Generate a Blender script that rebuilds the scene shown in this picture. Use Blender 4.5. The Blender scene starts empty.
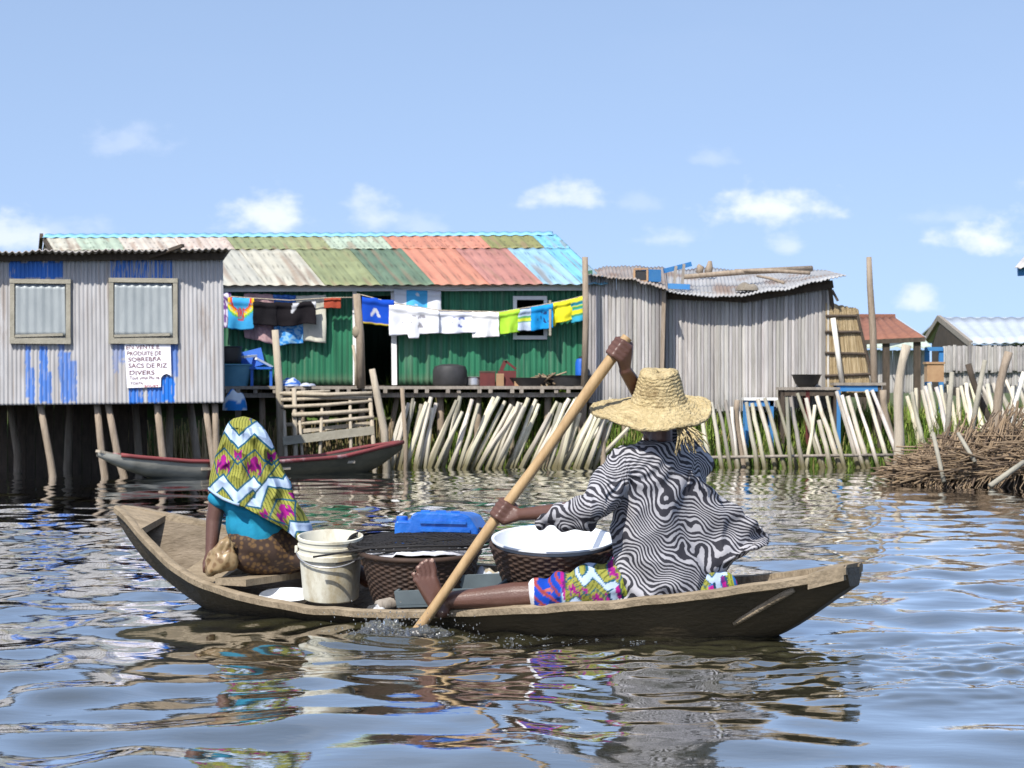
import bpy, bmesh, math, random
import numpy as np
from mathutils import Vector, Matrix, noise

RND = random.Random(11)
SC = bpy.context.scene
COL = SC.collection
F, H, YH = 2200.0, 1.0, 390.0          # focal length in pixels, eye height above the water, row of the horizon


def P(x, y, Y):
    """world point seen at photo pixel (x, y) when it stands Y metres from the camera"""
    return Vector(((x - 512) / F * Y, Y, H - (y - YH) / F * Y))


def lerp(a, b, t):
    return a + (b - a) * t


def interp(t, xs, ys):
    return float(np.interp(t, xs, ys))


# ------------------------------------------------------------------ materials
def nodes_of(name):
    m = bpy.data.materials.new(name)
    m.use_nodes = True
    nt = m.node_tree
    return m, nt, nt.nodes['Principled BSDF']


def mat(name, c1, c2=None, scale=6, stretch=(1, 1, 1), rough=0.8, bump=0.0, bscale=60, bstretch=None, metal=0.0,
        spec=0.3, attr=False, c3=None, s3=2.0, t3=0.62, detail=6, sheen=0.0):
    """base colour varied by noise; optional third colour in sparse patches (stains, rust); attr multiplies by vertex colour"""
    m, nt, b = nodes_of(name)
    N, L = nt.nodes, nt.links
    tc = N.new('ShaderNodeTexCoord')
    mp = N.new('ShaderNodeMapping')
    mp.inputs['Scale'].default_value = stretch
    L.new(tc.outputs['Object'], mp.inputs['Vector'])
    nz = N.new('ShaderNodeTexNoise')
    nz.inputs['Scale'].default_value = scale
    nz.inputs['Detail'].default_value = detail
    nz.inputs['Roughness'].default_value = 0.65
    L.new(mp.outputs[0], nz.inputs['Vector'])
    rp = N.new('ShaderNodeValToRGB')
    rp.color_ramp.elements[0].position = 0.32
    rp.color_ramp.elements[1].position = 0.68
    c2 = c2 or tuple(v * 0.75 for v in c1)
    rp.color_ramp.elements[0].color = (*c1, 1)
    rp.color_ramp.elements[1].color = (*c2, 1)
    L.new(nz.outputs[0], rp.inputs[0])
    out = rp.outputs[0]
    if c3:
        n3 = N.new('ShaderNodeTexNoise')
        n3.inputs['Scale'].default_value = s3
        n3.inputs['Detail'].default_value = 8
        n3.inputs['Roughness'].default_value = 0.7
        L.new(mp.outputs[0], n3.inputs['Vector'])
        r3 = N.new('ShaderNodeValToRGB')
        r3.color_ramp.elements[0].position = t3 - 0.08
        r3.color_ramp.elements[1].position = t3 + 0.08
        L.new(n3.outputs[0], r3.inputs[0])
        mx = N.new('ShaderNodeMixRGB')
        L.new(r3.outputs[0], mx.inputs[0])
        L.new(out, mx.inputs[1])
        mx.inputs[2].default_value = (*c3, 1)
        out = mx.outputs[0]
    if attr:
        at = N.new('ShaderNodeAttribute')
        at.attribute_name = 'Col'
        mu = N.new('ShaderNodeMixRGB')
        mu.blend_type = 'MULTIPLY'
        mu.inputs[0].default_value = 1
        L.new(out, mu.inputs[1])
        L.new(at.outputs['Color'], mu.inputs[2])
        out = mu.outputs[0]
    L.new(out, b.inputs['Base Color'])
    b.inputs['Roughness'].default_value = rough
    b.inputs['Metallic'].default_value = metal
    b.inputs['Specular IOR Level'].default_value = spec
    if sheen:
        b.inputs['Sheen Weight'].default_value = sheen
    if bump:
        mb = N.new('ShaderNodeMapping')
        mb.inputs['Scale'].default_value = bstretch or stretch
        L.new(tc.outputs['Object'], mb.inputs['Vector'])
        n2 = N.new('ShaderNodeTexNoise')
        n2.inputs['Scale'].default_value = bscale
        n2.inputs['Detail'].default_value = 5
        L.new(mb.outputs[0], n2.inputs['Vector'])
        bp = N.new('ShaderNodeBump')
        bp.inputs['Strength'].default_value = bump
        bp.inputs['Distance'].default_value = 0.02
        L.new(n2.outputs[0], bp.inputs['Height'])
        L.new(bp.outputs[0], b.inputs['Normal'])
    return m


WHITE = (1, 1, 1)
M = {}
M['tin'] = mat('galvanised_tin', (1, 1, 1), (.80, .78, .76), 5, (1, 1, .25), .55, attr=True, c3=(.62, .52, .44), s3=3.2, t3=.66)
M['paint'] = mat('painted_tin', (1, 1, 1), (.82, .84, .82), 4, (1, 1, .4), .5, attr=True, c3=(.72, .66, .58), s3=2.4, t3=.68)
M['roof'] = mat('roof_paint', (1, 1, 1), (.84, .82, .80), 2.2, (1, 1, 1), .6, attr=True, c3=(.80, .74, .70), s3=5, t3=.64)
M['shutter'] = mat('shutter_tin', (.34, .365, .365), (.24, .265, .27), 4, (1, 1, .4), .45, metal=.1)
M['wood_pale'] = mat('pale_wood', (.50, .43, .33), (.34, .29, .22), 5, (6, 6, .8), .85, bump=.4, bscale=30)
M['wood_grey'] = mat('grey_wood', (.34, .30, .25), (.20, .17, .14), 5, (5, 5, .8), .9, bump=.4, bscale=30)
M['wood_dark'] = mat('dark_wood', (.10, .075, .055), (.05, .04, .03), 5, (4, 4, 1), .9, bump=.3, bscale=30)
M['wood_frame'] = mat('frame_wood', (.35, .325, .26), (.25, .23, .18), 8, (1, 1, 1), .85, bump=.3)
M['trunk'] = mat('bark_post', (.36, .29, .22), (.22, .17, .12), 6, (4, 4, .6), .95, bump=.5, bscale=25)
M['pole'] = mat('bamboo_pole', (.80, .77, .68), (.66, .61, .50), 3, (3, 3, 1.2), .7, attr=True, c3=(.26, .23, .14), s3=1.6, t3=.66)
M['bamboo'] = mat('bamboo_slats', (1, 1, 1), (.78, .76, .73), 6, (8, 8, .5), .8, attr=True, c3=(.60, .57, .54), s3=1.5, t3=.63, bump=.3, bscale=60)
M['thatch'] = mat('thatch', (1, 1, 1), (.66, .6, .5), 12, (6, 6, .5), .95, attr=True, bump=.6, bscale=50)
M['rust'] = mat('rusty_iron', (.27, .12, .075), (.19, .085, .06), 4, (1, 1, 1), .9)
M['paleroof'] = mat('pale_roof', (.44, .48, .52), (.36, .40, .45), 1.2, (1, 1, 1), .6)
M['black'] = mat('black_plastic', (.02, .02, .022), (.035, .034, .033), 5, rough=.5)
M['white'] = mat('white_paint', (.80, .79, .76), (.70, .69, .66), 5, rough=.6)
M['board'] = mat('sign_white', (.84, .82, .84), (.78, .76, .80), 6, rough=.6)
M['ink'] = mat('sign_ink', (.10, .035, .05), (.16, .05, .06), 30, rough=.8)
M['redink'] = mat('sign_red_ink', (.42, .06, .05), None, 20, rough=.8)
M['blue'] = mat('blue_plastic', (.015, .12, .50), (.012, .09, .42), 6, rough=.4, spec=.5)
M['lightblue'] = mat('light_blue_plastic', (.10, .27, .38), (.07, .2, .3), 4, rough=.5)
M['bluepaint'] = mat('blue_paint', (.03, .17, .42), (.06, .2, .40), 5, rough=.6)
M['redbrown'] = mat('red_brown', (.13, .03, .025), (.08, .02, .02), 6, rough=.7)
M['cardboard'] = mat('cardboard', (.42, .27, .15), (.34, .2, .11), 6, rough=.9)
M['metal'] = mat('dull_aluminium', (.5, .5, .5), (.38, .38, .39), 9, rough=.4, metal=.7)
M['darkpot'] = mat('sooty_pot', (.045, .043, .045), (.03, .03, .03), 9, rough=.6)
M['cloth'] = mat('cotton', (1, 1, 1), (.93, .93, .93), 12, rough=.95, attr=True, bump=.15, bscale=25, spec=.1)
M['grass'] = mat('grass_blade', (1, 1, 1), (.75, .8, .6), 5, rough=.8, attr=True, spec=.2)
M['soil'] = mat('bank_soil', (.10, .075, .045), (.06, .06, .028), 3, rough=.95, bump=.8, bscale=15, c3=(.07, .12, .025), s3=4, t3=.5)
M['twig'] = mat('twig', (1, 1, 1), (.7, .66, .6), 7, rough=.95, attr=True)
M['hull_out'] = mat('tarred_hull', (.034, .027, .017), (.066, .050, .029), 4, (1, 1, 2.5), .55, bump=.3, bscale=30, c3=(.10, .08, .045), s3=5, t3=.74)
M['hull_in'] = mat('weathered_plank', (.25, .20, .145), (.16, .125, .085), 5, (1, 5, 3), .85, bump=.5, bscale=30, c3=(.10, .075, .05), s3=3, t3=.6)
M['gunwale'] = mat('worn_gunwale', (.33, .26, .175), (.20, .155, .10), 7, (1, 4, 1), .8, bump=.5, bscale=40, c3=(.10, .075, .05), s3=4, t3=.64)
M['hull_grey'] = mat('moored_hull', (.23, .22, .18), (.12, .12, .10), 3, (1, 1, 3), .8, attr=True)
M['red_rim'] = mat('red_rim', (.25, .055, .055), (.17, .05, .05), 4, rough=.7, c3=(.5, .4, .4), s3=3, t3=.64)
M['paddlewood'] = mat('paddle_wood', (.44, .30, .15), (.33, .21, .10), 5, (6, 6, .8), .55, bump=.15, bscale=40)
M['skin'] = mat('dark_skin', (.118, .055, .038), (.088, .039, .026), 9, rough=.42, spec=.45, bump=.12, bscale=150)
M['skin_pale'] = mat('foot_skin', (.15, .07, .048), (.11, .05, .035), 14, rough=.5, spec=.4, bump=.15, bscale=150)
M['nail'] = mat('toenail', (.42, .28, .22), None, 9, rough=.35)
M['straw'] = mat('straw', (.56, .45, .25), (.38, .29, .14), 26, (1, 1, 1), .85, bump=.9, bscale=75, c3=(.24, .17, .08), s3=11, t3=.62)
M['blouse'] = mat('turquoise_blouse', (.015, .26, .40), (.01, .19, .32), 9, rough=.9, bump=.3, bscale=18)
M['foil'] = mat('gold_bag', (.36, .24, .11), (.13, .075, .03), 22, rough=.42, metal=.15, bump=.8, bscale=25)
M['bucket'] = mat('worn_white_plastic', (.70, .68, .58), (.58, .55, .43), 5, (1, 1, .6), .5, c3=(.36, .29, .17), s3=4.2, t3=.57)
M['wicker'] = mat('dark_wicker', (.055, .03, .018), (.03, .017, .011), 20, rough=.7, spec=.4)
M['enamel'] = mat('white_enamel', (.80, .82, .84), (.68, .71, .74), 6, rough=.25, spec=.5)
M['sack'] = mat('white_sack', (.66, .66, .68), (.5, .5, .54), 9, rough=.7, bump=.5, bscale=20)
M['greybox'] = mat('grey_plastic', (.13, .16, .17), (.09, .11, .12), 6, rough=.45)
M['bluetarp'] = mat('blue_plastic_sheet', (.012, .14, .52), (.01, .09, .40), 7, rough=.35, spec=.5, bump=.5, bscale=14)
M['net'] = mat('black_net', (.018, .016, .015), None, 9, rough=.7)
M['splash'] = None


def zebra_material():
    m, nt, b = nodes_of('zebra_print')
    N, L = nt.nodes, nt.links
    tc = N.new('ShaderNodeTexCoord')
    nz = N.new('ShaderNodeTexNoise')
    nz.inputs['Scale'].default_value = 6.0
    nz.inputs['Detail'].default_value = 1.0
    L.new(tc.outputs['Object'], nz.inputs['Vector'])
    sub = N.new('ShaderNodeVectorMath'); sub.operation = 'SUBTRACT'
    sub.inputs[1].default_value = (.5, .5, .5)
    L.new(nz.outputs['Color'], sub.inputs[0])
    sc = N.new('ShaderNodeVectorMath'); sc.operation = 'SCALE'
    sc.inputs['Scale'].default_value = .28
    L.new(sub.outputs[0], sc.inputs[0])
    ad = N.new('ShaderNodeVectorMath'); ad.operation = 'ADD'
    L.new(tc.outputs['Object'], ad.inputs[0]); L.new(sc.outputs[0], ad.inputs[1])
    dt = N.new('ShaderNodeVectorMath'); dt.operation = 'DOT_PRODUCT'
    dt.inputs[1].default_value = (.45, .25, .95)
    L.new(ad.outputs[0], dt.inputs[0])
    n2 = N.new('ShaderNodeTexNoise'); n2.inputs['Scale'].default_value = 26; n2.inputs['Detail'].default_value = 2
    L.new(tc.outputs['Object'], n2.inputs['Vector'])
    m1 = N.new('ShaderNodeMath'); m1.operation = 'MULTIPLY'; m1.inputs[1].default_value = 292
    L.new(dt.outputs['Value'], m1.inputs[0])
    m2 = N.new('ShaderNodeMath'); m2.operation = 'MULTIPLY_ADD'; m2.inputs[1].default_value = 5.0
    L.new(n2.outputs[0], m2.inputs[0]); L.new(m1.outputs[0], m2.inputs[2])
    sn = N.new('ShaderNodeMath'); sn.operation = 'SINE'
    L.new(m2.outputs[0], sn.inputs[0])
    rp = N.new('ShaderNodeValToRGB')
    mr = N.new('ShaderNodeMath'); mr.operation = 'MULTIPLY_ADD'; mr.inputs[1].default_value = .5; mr.inputs[2].default_value = .5
    L.new(sn.outputs[0], mr.inputs[0])
    rp.color_ramp.elements[0].position = .45; rp.color_ramp.elements[0].color = (.030, .029, .036, 1)
    rp.color_ramp.elements[1].position = .64; rp.color_ramp.elements[1].color = (.38, .37, .385, 1)
    L.new(mr.outputs[0], rp.inputs[0])
    L.new(rp.outputs[0], b.inputs['Base Color'])
    b.inputs['Roughness'].default_value = .75
    b.inputs['Specular IOR Level'].default_value = .25
    return m


def leopard_material(name, scale, ca, cb, rough):
    m, nt, b = nodes_of(name)
    N, L = nt.nodes, nt.links
    tc = N.new('ShaderNodeTexCoord')
    v = N.new('ShaderNodeTexVoronoi'); v.inputs['Scale'].default_value = scale
    L.new(tc.outputs['Object'], v.inputs['Vector'])
    rp = N.new('ShaderNodeValToRGB')
    e = rp.color_ramp.elements
    e[0].position = .30; e[0].color = (*ca, 1)
    e[1].position = .52; e[1].color = (*cb, 1)
    L.new(v.outputs['Distance'], rp.inputs[0])
    L.new(rp.outputs[0], b.inputs['Base Color'])
    b.inputs['Roughness'].default_value = rough
    return m


M['zebra'] = zebra_material()
M['leopard'] = leopard_material('brown_print', 46, (.12, .065, .022), (.032, .015, .008), .8)
M['foil'] = leopard_material('gold_print', 34, (.16, .09, .035), (.29, .20, .10), .38)


# ------------------------------------------------------------------ mesh builder
class MB:
    def __init__(self):
        self.v, self.f, self.mi, self.c = [], [], [], []
        self.col = WHITE
        self.m = 0

    def add(self, vs, fs, cols=None):
        o = len(self.v)
        self.v.extend([tuple(p) for p in vs])
        self.f.extend([tuple(i + o for i in f) for f in fs])
        self.mi.extend([self.m] * len(fs))
        self.c.extend(cols if cols is not None else [self.col] * len(vs))
        return self

    def box(self, c, size, rot=None):
        sx, sy, sz = (s / 2 for s in size)
        vs = [Vector((x, y, z)) for x in (-sx, sx) for y in (-sy, sy) for z in (-sz, sz)]
        if rot is not None:
            vs = [rot @ p for p in vs]
        vs = [p + Vector(c) for p in vs]
        return self.add(vs, [(0, 1, 3, 2), (4, 6, 7, 5), (0, 4, 5, 1), (2, 3, 7, 6), (0, 2, 6, 4), (1, 5, 7, 3)])

    def bar(self, a, b, w, h, up=(0, 0, 1)):
        """rectangular bar from a to b: w across, h along the up direction"""
        a, b = Vector(a), Vector(b)
        d = (b - a).normalized()
        s = d.cross(Vector(up))
        if s.length < 1e-4:
            s = d.cross(Vector((0, 1, 0)))
        s.normalize()
        u = s.cross(d).normalized()
        vs = [p + s * (i * w / 2) + u * (j * h / 2) for p in (a, b) for i, j in ((-1, -1), (1, -1), (1, 1), (-1, 1))]
        return self.add(vs, [(3, 2, 1, 0), (4, 5, 6, 7), (0, 1, 5, 4), (1, 2, 6, 5), (2, 3, 7, 6), (3, 0, 4, 7)])

    def tube(self, pts, rad, n=8, caps=True, cols=None):
        pts = [Vector(p) for p in pts]
        if not hasattr(rad, '__len__'):
            rad = [rad] * len(pts)
        vs, fs, cs = [], [], []
        t0 = (pts[1] - pts[0]).normalized()
        ref = Vector((0, 0, 1)) if abs(t0.z) < .9 else Vector((1, 0, 0))
        for i, p in enumerate(pts):
            t = (pts[min(i + 1, len(pts) - 1)] - pts[max(i - 1, 0)]).normalized()
            s = t.cross(ref).normalized()
            ref = s.cross(t).normalized()
            for k in range(n):
                a = 2 * math.pi * k / n
                vs.append(p + (s * math.cos(a) + ref * math.sin(a)) * rad[i])
                cs.append(cols[i] if cols else self.col)
        for i in range(len(pts) - 1):
            for k in range(n):
                fs.append((i * n + k, i * n + (k + 1) % n, (i + 1) * n + (k + 1) % n, (i + 1) * n + k))
        if caps:
            fs.append(tuple(range(n - 1, -1, -1)))
            fs.append(tuple((len(pts) - 1) * n + k for k in range(n)))
        return self.add(vs, fs, cs)

    def lathe(self, prof, n=32, mtx=None, rfun=None, close=False):
        """prof: list of (r, z); rfun(theta, i, r, z) -> (r, z) perturbs"""
        vs, fs = [], []
        for i, (r, z) in enumerate(prof):
            for k in range(n):
                a = 2 * math.pi * k / n
                rr, zz = rfun(a, i, r, z) if rfun else (r, z)
                vs.append(Vector((rr * math.cos(a), rr * math.sin(a), zz)))
        L = len(prof)
        for i in range(L if close else L - 1):
            j = (i + 1) % L
            for k in range(n):
                fs.append((i * n + k, i * n + (k + 1) % n, j * n + (k + 1) % n, j * n + k))
        if not close:
            fs.append(tuple(range(n - 1, -1, -1)))
            fs.append(tuple((L - 1) * n + k for k in range(n)))
        if mtx is not None:
            vs = [mtx @ p for p in vs]
        return self.add(vs, fs)

    def grid(self, fn, nu, nv, colfn=None, wrap=False):
        vs, cs, fs = [], [], []
        nuu = nu if wrap else nu + 1
        for j in range(nv + 1):
            for i in range(nuu):
                u, v = i / nu, j / nv
                vs.append(fn(u, v))
                cs.append(colfn(u, v) if colfn else self.col)
        for j in range(nv):
            for i in range(nu):
                a = j * nuu + i
                b = j * nuu + (i + 1) % nuu
                fs.append((a, b, b + nuu, a + nuu))
        return self.add(vs, fs, cs)

    def capsule(self, p0, r0, p1, r1, n=14):
        p0, p1 = Vector(p0), Vector(p1)
        d = p1 - p0
        if d.length < 1e-5:
            d = Vector((0, 0, 1e-4))
        t = d.normalized()
        pts, rad = [], []
        for k in range(5):
            a = math.pi / 2 * k / 5
            pts.append(p0 - t * (r0 * math.cos(a))); rad.append(max(r0 * math.sin(a), r0 * .04))
        pts.append(p0); rad.append(r0)
        pts.append(p1); rad.append(r1)
        for k in range(4, -1, -1):
            a = math.pi / 2 * k / 5
            pts.append(p1 + t * (r1 * math.cos(a))); rad.append(max(r1 * math.sin(a), r1 * .04))
        ref = Vector((0, 0, 1)) if abs(t.z) < .9 else Vector((1, 0, 0))
        s = t.cross(ref).normalized(); u = s.cross(t)
        vs = [p + (s * math.cos(2 * math.pi * k / n) + u * math.sin(2 * math.pi * k / n)) * r for p, r in zip(pts, rad) for k in range(n)]
        fs = [(i * n + k, i * n + (k + 1) % n, (i + 1) * n + (k + 1) % n, (i + 1) * n + k) for i in range(len(pts) - 1) for k in range(n)]
        fs += [tuple(range(n - 1, -1, -1)), tuple((len(pts) - 1) * n + k for k in range(n))]
        return self.add(vs, fs)

    def chain(self, pts, rads):
        for i in range(len(pts) - 1):
            self.capsule(pts[i], rads[i], pts[i + 1], rads[i + 1])
        return self

    def ellipsoid(self, c, r, rot=None, nu=20, nv=12):
        c = Vector(c)
        prof = []
        vs, fs = [], []
        for j in range(nv + 1):
            a = -math.pi / 2 + math.pi * (j + .02) / (nv + .04)
            for k in range(nu):
                b = 2 * math.pi * k / nu
                p = Vector((r[0] * math.cos(a) * math.cos(b), r[1] * math.cos(a) * math.sin(b), r[2] * math.sin(a)))
                vs.append(c + (rot @ p if rot is not None else p))
        for j in range(nv):
            for k in range(nu):
                fs.append((j * nu + k, j * nu + (k + 1) % nu, (j + 1) * nu + (k + 1) % nu, (j + 1) * nu + k))
        fs += [tuple(range(nu - 1, -1, -1)), tuple(nv * nu + k for k in range(nu))]
        return self.add(vs, fs)

    def corr(self, A, B, C, D, pitch, amp, nv, colfn=None, per=6):
        """corrugated sheet with corners A (bottom left) B C D; corrugations run from AB to DC"""
        A, B, C, D = map(Vector, (A, B, C, D))
        W = max((B - A).length, (C - D).length)
        n = (B - A).cross(D - A).normalized()
        nu = max(4, int(W / pitch * per))
        k = 2 * math.pi * W / pitch

        def fn(u, v):
            return lerp(lerp(A, B, u), lerp(D, C, u), v) + n * (amp * math.sin(k * u))
        return self.grid(fn, nu, nv, colfn)

    def build(self, name, mats, parent=None, smooth=False, solid=0.0, autosmooth=None, origin=None):
        mats = mats if isinstance(mats, (list, tuple)) else [mats]
        me = bpy.data.meshes.new(name)
        V = np.array(self.v, dtype=np.float64)
        if parent is not None:
            off = Vector((0, 0, 0))
            q = parent
            while q is not None:
                off += q.location
                q = q.parent
            base = np.array(off)
        elif origin is not None:
            base = np.array(origin, dtype=float)
        else:
            lo, hi = V.min(0), V.max(0)
            base = np.array([(lo[0] + hi[0]) / 2, (lo[1] + hi[1]) / 2, lo[2]])
        me.from_pydata((V - base).tolist(), [], self.f)
        for m in mats:
            me.materials.append(M[m] if isinstance(m, str) else m)
        if len(mats) > 1:
            me.polygons.foreach_set('material_index', self.mi)
        at = me.color_attributes.new('Col', 'FLOAT_COLOR', 'POINT')
        ca = np.ones((len(self.v), 4), dtype=np.float32)
        ca[:, :3] = np.array(self.c, dtype=np.float32)
        at.data.foreach_set('color', ca.ravel())
        if smooth:
            me.polygons.foreach_set('use_smooth', [True] * len(me.polygons))
        me.update()
        if autosmooth:
            me.set_sharp_from_angle(angle=math.radians(autosmooth))
        o = bpy.data.objects.new(name, me)
        COL.objects.link(o)
        if parent is not None:
            o.parent = parent
        else:
            o.location = base
        if solid:
            s = o.modifiers.new('thickness', 'SOLIDIFY')
            s.thickness = solid
            s.offset = 0
        return o


def tag(o, label=None, cat=None, group=None, kind=None):
    if label: o['label'] = label
    if cat: o['category'] = cat
    if group: o['group'] = group
    if kind: o['kind'] = kind
    return o


def thing(name, label, cat, loc, group=None):
    o = bpy.data.objects.new(name, None)
    o.empty_display_size = .2
    COL.objects.link(o)
    o.location = loc
    return tag(o, label, cat, group)


def fuse(mb, name, material, parent, voxel=.006, smooth=6, post=None, colfn=None):
    """one continuous surface from overlapping closed shapes: voxel remesh, smoothed, then an optional reshaping"""
    tmp = mb.build(name + '_source', [material], parent)
    r = tmp.modifiers.new('r', 'REMESH'); r.mode = 'VOXEL'; r.voxel_size = voxel
    s = tmp.modifiers.new('s', 'SMOOTH'); s.factor = .5; s.iterations = smooth
    dg = bpy.context.evaluated_depsgraph_get()
    me = bpy.data.meshes.new_from_object(tmp.evaluated_get(dg))
    me.name = name
    bpy.data.objects.remove(tmp, do_unlink=True)
    off = Vector((0, 0, 0)); q = parent
    while q is not None:
        off += q.location; q = q.parent
    n = len(me.vertices)
    co = np.empty(n * 3, dtype=np.float32); me.vertices.foreach_get('co', co)
    co = co.reshape(-1, 3)
    if post is not None:
        no = np.empty(n * 3, dtype=np.float32); me.vertices.foreach_get('normal', no)
        no = no.reshape(-1, 3)
        co = post(co + np.array(off), no) - np.array(off)
        me.vertices.foreach_set('co', co.astype(np.float32).ravel())
    while me.color_attributes:
        me.color_attributes.remove(me.color_attributes[0])
    at = me.color_attributes.new('Col', 'FLOAT_COLOR', 'POINT')
    ca = np.ones((n, 4), dtype=np.float32)
    if colfn is not None:
        ca[:, :3] = np.array([colfn(*p) for p in (co + np.array(off))])
    at.data.foreach_set('color', ca.ravel())
    me.materials.clear()
    me.materials.append(M[material])
    me.polygons.foreach_set('use_smooth', [True] * len(me.polygons))
    me.update()
    o = bpy.data.objects.new(name, me)
    COL.objects.link(o)
    o.parent = parent
    return o


def nz(x, y, z, s=1.0):
    return noise.noise(Vector((x * s, y * s, z * s)))
SKY_LIFT, SKY_TINT, CLOUD, SKY_STRENGTH, EXPOSURE = .30, (1.48, 1.24, 1.07), (4.75, 4.95, 5.5), .15, 0.62
WATER_COL, WATER_IOR, WATER_BUMP, WAVE_MID, WAVE_SMALL = (.046, .043, .020), 1.36, .05, .058, .036

# ------------------------------------------------------------------ camera, sun, sky
cam_d = bpy.data.cameras.new('camera')
cam_d.sensor_width = 36
cam_d.lens = F / 1024 * 36
cam_d.shift_y = 6 / 1024
cam_d.clip_end = 6000
cam_d.clip_start = .05
cam_d.dof.use_dof = True
cam_d.dof.focus_distance = 9.3
cam_d.dof.aperture_fstop = 13.0
cam = bpy.data.objects.new('camera', cam_d)
COL.objects.link(cam)
cam.location = (0, 0, H)
cam.rotation_euler = (math.pi / 2, 0, 0)
SC.camera = cam

SUNT = Vector((.5, 1.0, -1.25)).normalized()       # direction the sunlight travels
sd = bpy.data.lights.new('sun', 'SUN')
sd.energy = 4.1
sd.angle = math.radians(.5)
sd.color = (1, .965, .90)
so = bpy.data.objects.new('sun', sd)
COL.objects.link(so)
so.rotation_euler = SUNT.to_track_quat('-Z', 'Y').to_euler()
so.location = (-20, -20, 40)

w = bpy.data.worlds.new('World')
SC.world = w
w.use_nodes = True
nt = w.node_tree
N, L = nt.nodes, nt.links
bg = N['Background']
sky = N.new('ShaderNodeTexSky')
sky.sky_type = 'NISHITA'
sky.sun_disc = False
sky.sun_elevation = math.asin(-SUNT.z)
sky.sun_rotation = math.atan2(-SUNT.x, -SUNT.y)
sky.altitude = 0
sky.air_density = 1.0
sky.dust_density = .3
sky.ozone_density = 3.0
tc = N.new('ShaderNodeTexCoord')
# the lowest few degrees look through less murk than the plain model gives: lift the view a little
lift = N.new('ShaderNodeMapping')
lift.inputs['Location'].default_value = (0, 0, SKY_LIFT)
L.new(tc.outputs['Generated'], lift.inputs['Vector'])
nrm = N.new('ShaderNodeVectorMath'); nrm.operation = 'NORMALIZE'
L.new(lift.outputs[0], nrm.inputs[0])
L.new(nrm.outputs[0], sky.inputs['Vector'])
tint = N.new('ShaderNodeMixRGB'); tint.blend_type = 'MULTIPLY'; tint.inputs[0].default_value = 1
tint.inputs[2].default_value = (*SKY_TINT, 1)
L.new(sky.outputs[0], tint.inputs[1])
sep = N.new('ShaderNodeSeparateXYZ')
L.new(tc.outputs['Generated'], sep.inputs[0])


def mth(op, a, b=None, c=None):
    n = N.new('ShaderNodeMath'); n.operation = op
    for i, v in enumerate((a, b, c)):
        if v is None: continue
        if isinstance(v, (int, float)): n.inputs[i].default_value = v
        else: L.new(v, n.inputs[i])
    return n.outputs[0]


yy = mth('MAXIMUM', sep.outputs['Y'], .02)
az = mth('DIVIDE', sep.outputs['X'], yy)
el = mth('DIVIDE', sep.outputs['Z'], yy)
cmb = N.new('ShaderNodeCombineXYZ')
L.new(az, cmb.inputs[0]); L.new(mth('MULTIPLY', el, 1.5), cmb.inputs[1])
cn = N.new('ShaderNodeTexNoise'); cn.inputs['Scale'].default_value = 62; cn.inputs['Detail'].default_value = 6; cn.inputs['Roughness'].default_value = .55
L.new(cmb.outputs[0], cn.inputs['Vector'])
total = None
for (cx, cy, rx, ry, k) in ((266, 216, 50, 27, .95), (372, 214, 30, 26, .6), (128, 142, 52, 20, .28), (568, 197, 50, 19, .8),
                            (770, 208, 68, 26, 1.0), (985, 239, 52, 22, 1.0), (668, 236, 34, 14, .5), (918, 299, 26, 17, .75),
                            (790, 245, 22, 14, .5), (12, 236, 50, 26, .75), (712, 156, 24, 13, .25), (1090, 200, 70, 30, .9),
                            (-90, 200, 80, 30, .9), (640, 200, 30, 14, .2), (420, 225, 36, 16, .3), (60, 228, 60, 16, .3), (950, 215, 50, 12, .25)):
    dx = mth('MULTIPLY', mth('SUBTRACT', az, (cx - 512) / F), F / (rx * 1.12))
    dy0 = mth('MULTIPLY', mth('SUBTRACT', el, (YH - cy - 3) / F), F / (ry * 1.3))
    dy = mth('MAXIMUM', dy0, mth('MULTIPLY', dy0, -1.9))      # flat bases
    r2 = mth('ADD', mth('MULTIPLY', dx, dx), mth('MULTIPLY', dy, dy))
    e = mth('SUBTRACT', mth('ADD', 1.0, mth('MULTIPLY', mth('SUBTRACT', cn.outputs[0], .5), 2.1)), mth('SQRT', r2))
    ss = N.new('ShaderNodeMapRange'); ss.interpolation_type = 'SMOOTHSTEP'
    L.new(e, ss.inputs[0]); ss.inputs[1].default_value = 0.0; ss.inputs[2].default_value = 1.0; ss.inputs[3].default_value = 0; ss.inputs[4].default_value = k * .82
    total = ss.outputs[0] if total is None else mth('MAXIMUM', total, ss.outputs[0])
front = mth('GREATER_THAN', sep.outputs['Y'], .3)
total = mth('MULTIPLY', total, front)
# thin high cloud over the rest of the sky
hn = N.new('ShaderNodeTexNoise'); hn.inputs['Scale'].default_value = 5; hn.inputs['Detail'].default_value = 6
hm = N.new('ShaderNodeMapping'); hm.inputs['Scale'].default_value = (1, 1, 3)
L.new(tc.outputs['Generated'], hm.inputs['Vector']); L.new(hm.outputs[0], hn.inputs['Vector'])
hr = N.new('ShaderNodeMapRange'); hr.inputs[1].default_value = .5; hr.inputs[2].default_value = .8; hr.inputs[3].default_value = 0; hr.inputs[4].default_value = .22
L.new(hn.outputs[0], hr.inputs[0])
up = N.new('ShaderNodeMapRange'); up.inputs[1].default_value = .12; up.inputs[2].default_value = .3
L.new(sep.outputs['Z'], up.inputs[0])
total = mth('MAXIMUM', total, mth('MULTIPLY', hr.outputs[0], up.outputs[0]))
cl = N.new('ShaderNodeMixRGB')
L.new(total, cl.inputs[0])
L.new(tint.outputs[0], cl.inputs[1])
cl.inputs[2].default_value = (*CLOUD, 1)
L.new(cl.outputs[0], bg.inputs['Color'])
bg.inputs['Strength'].default_value = SKY_STRENGTH

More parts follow.
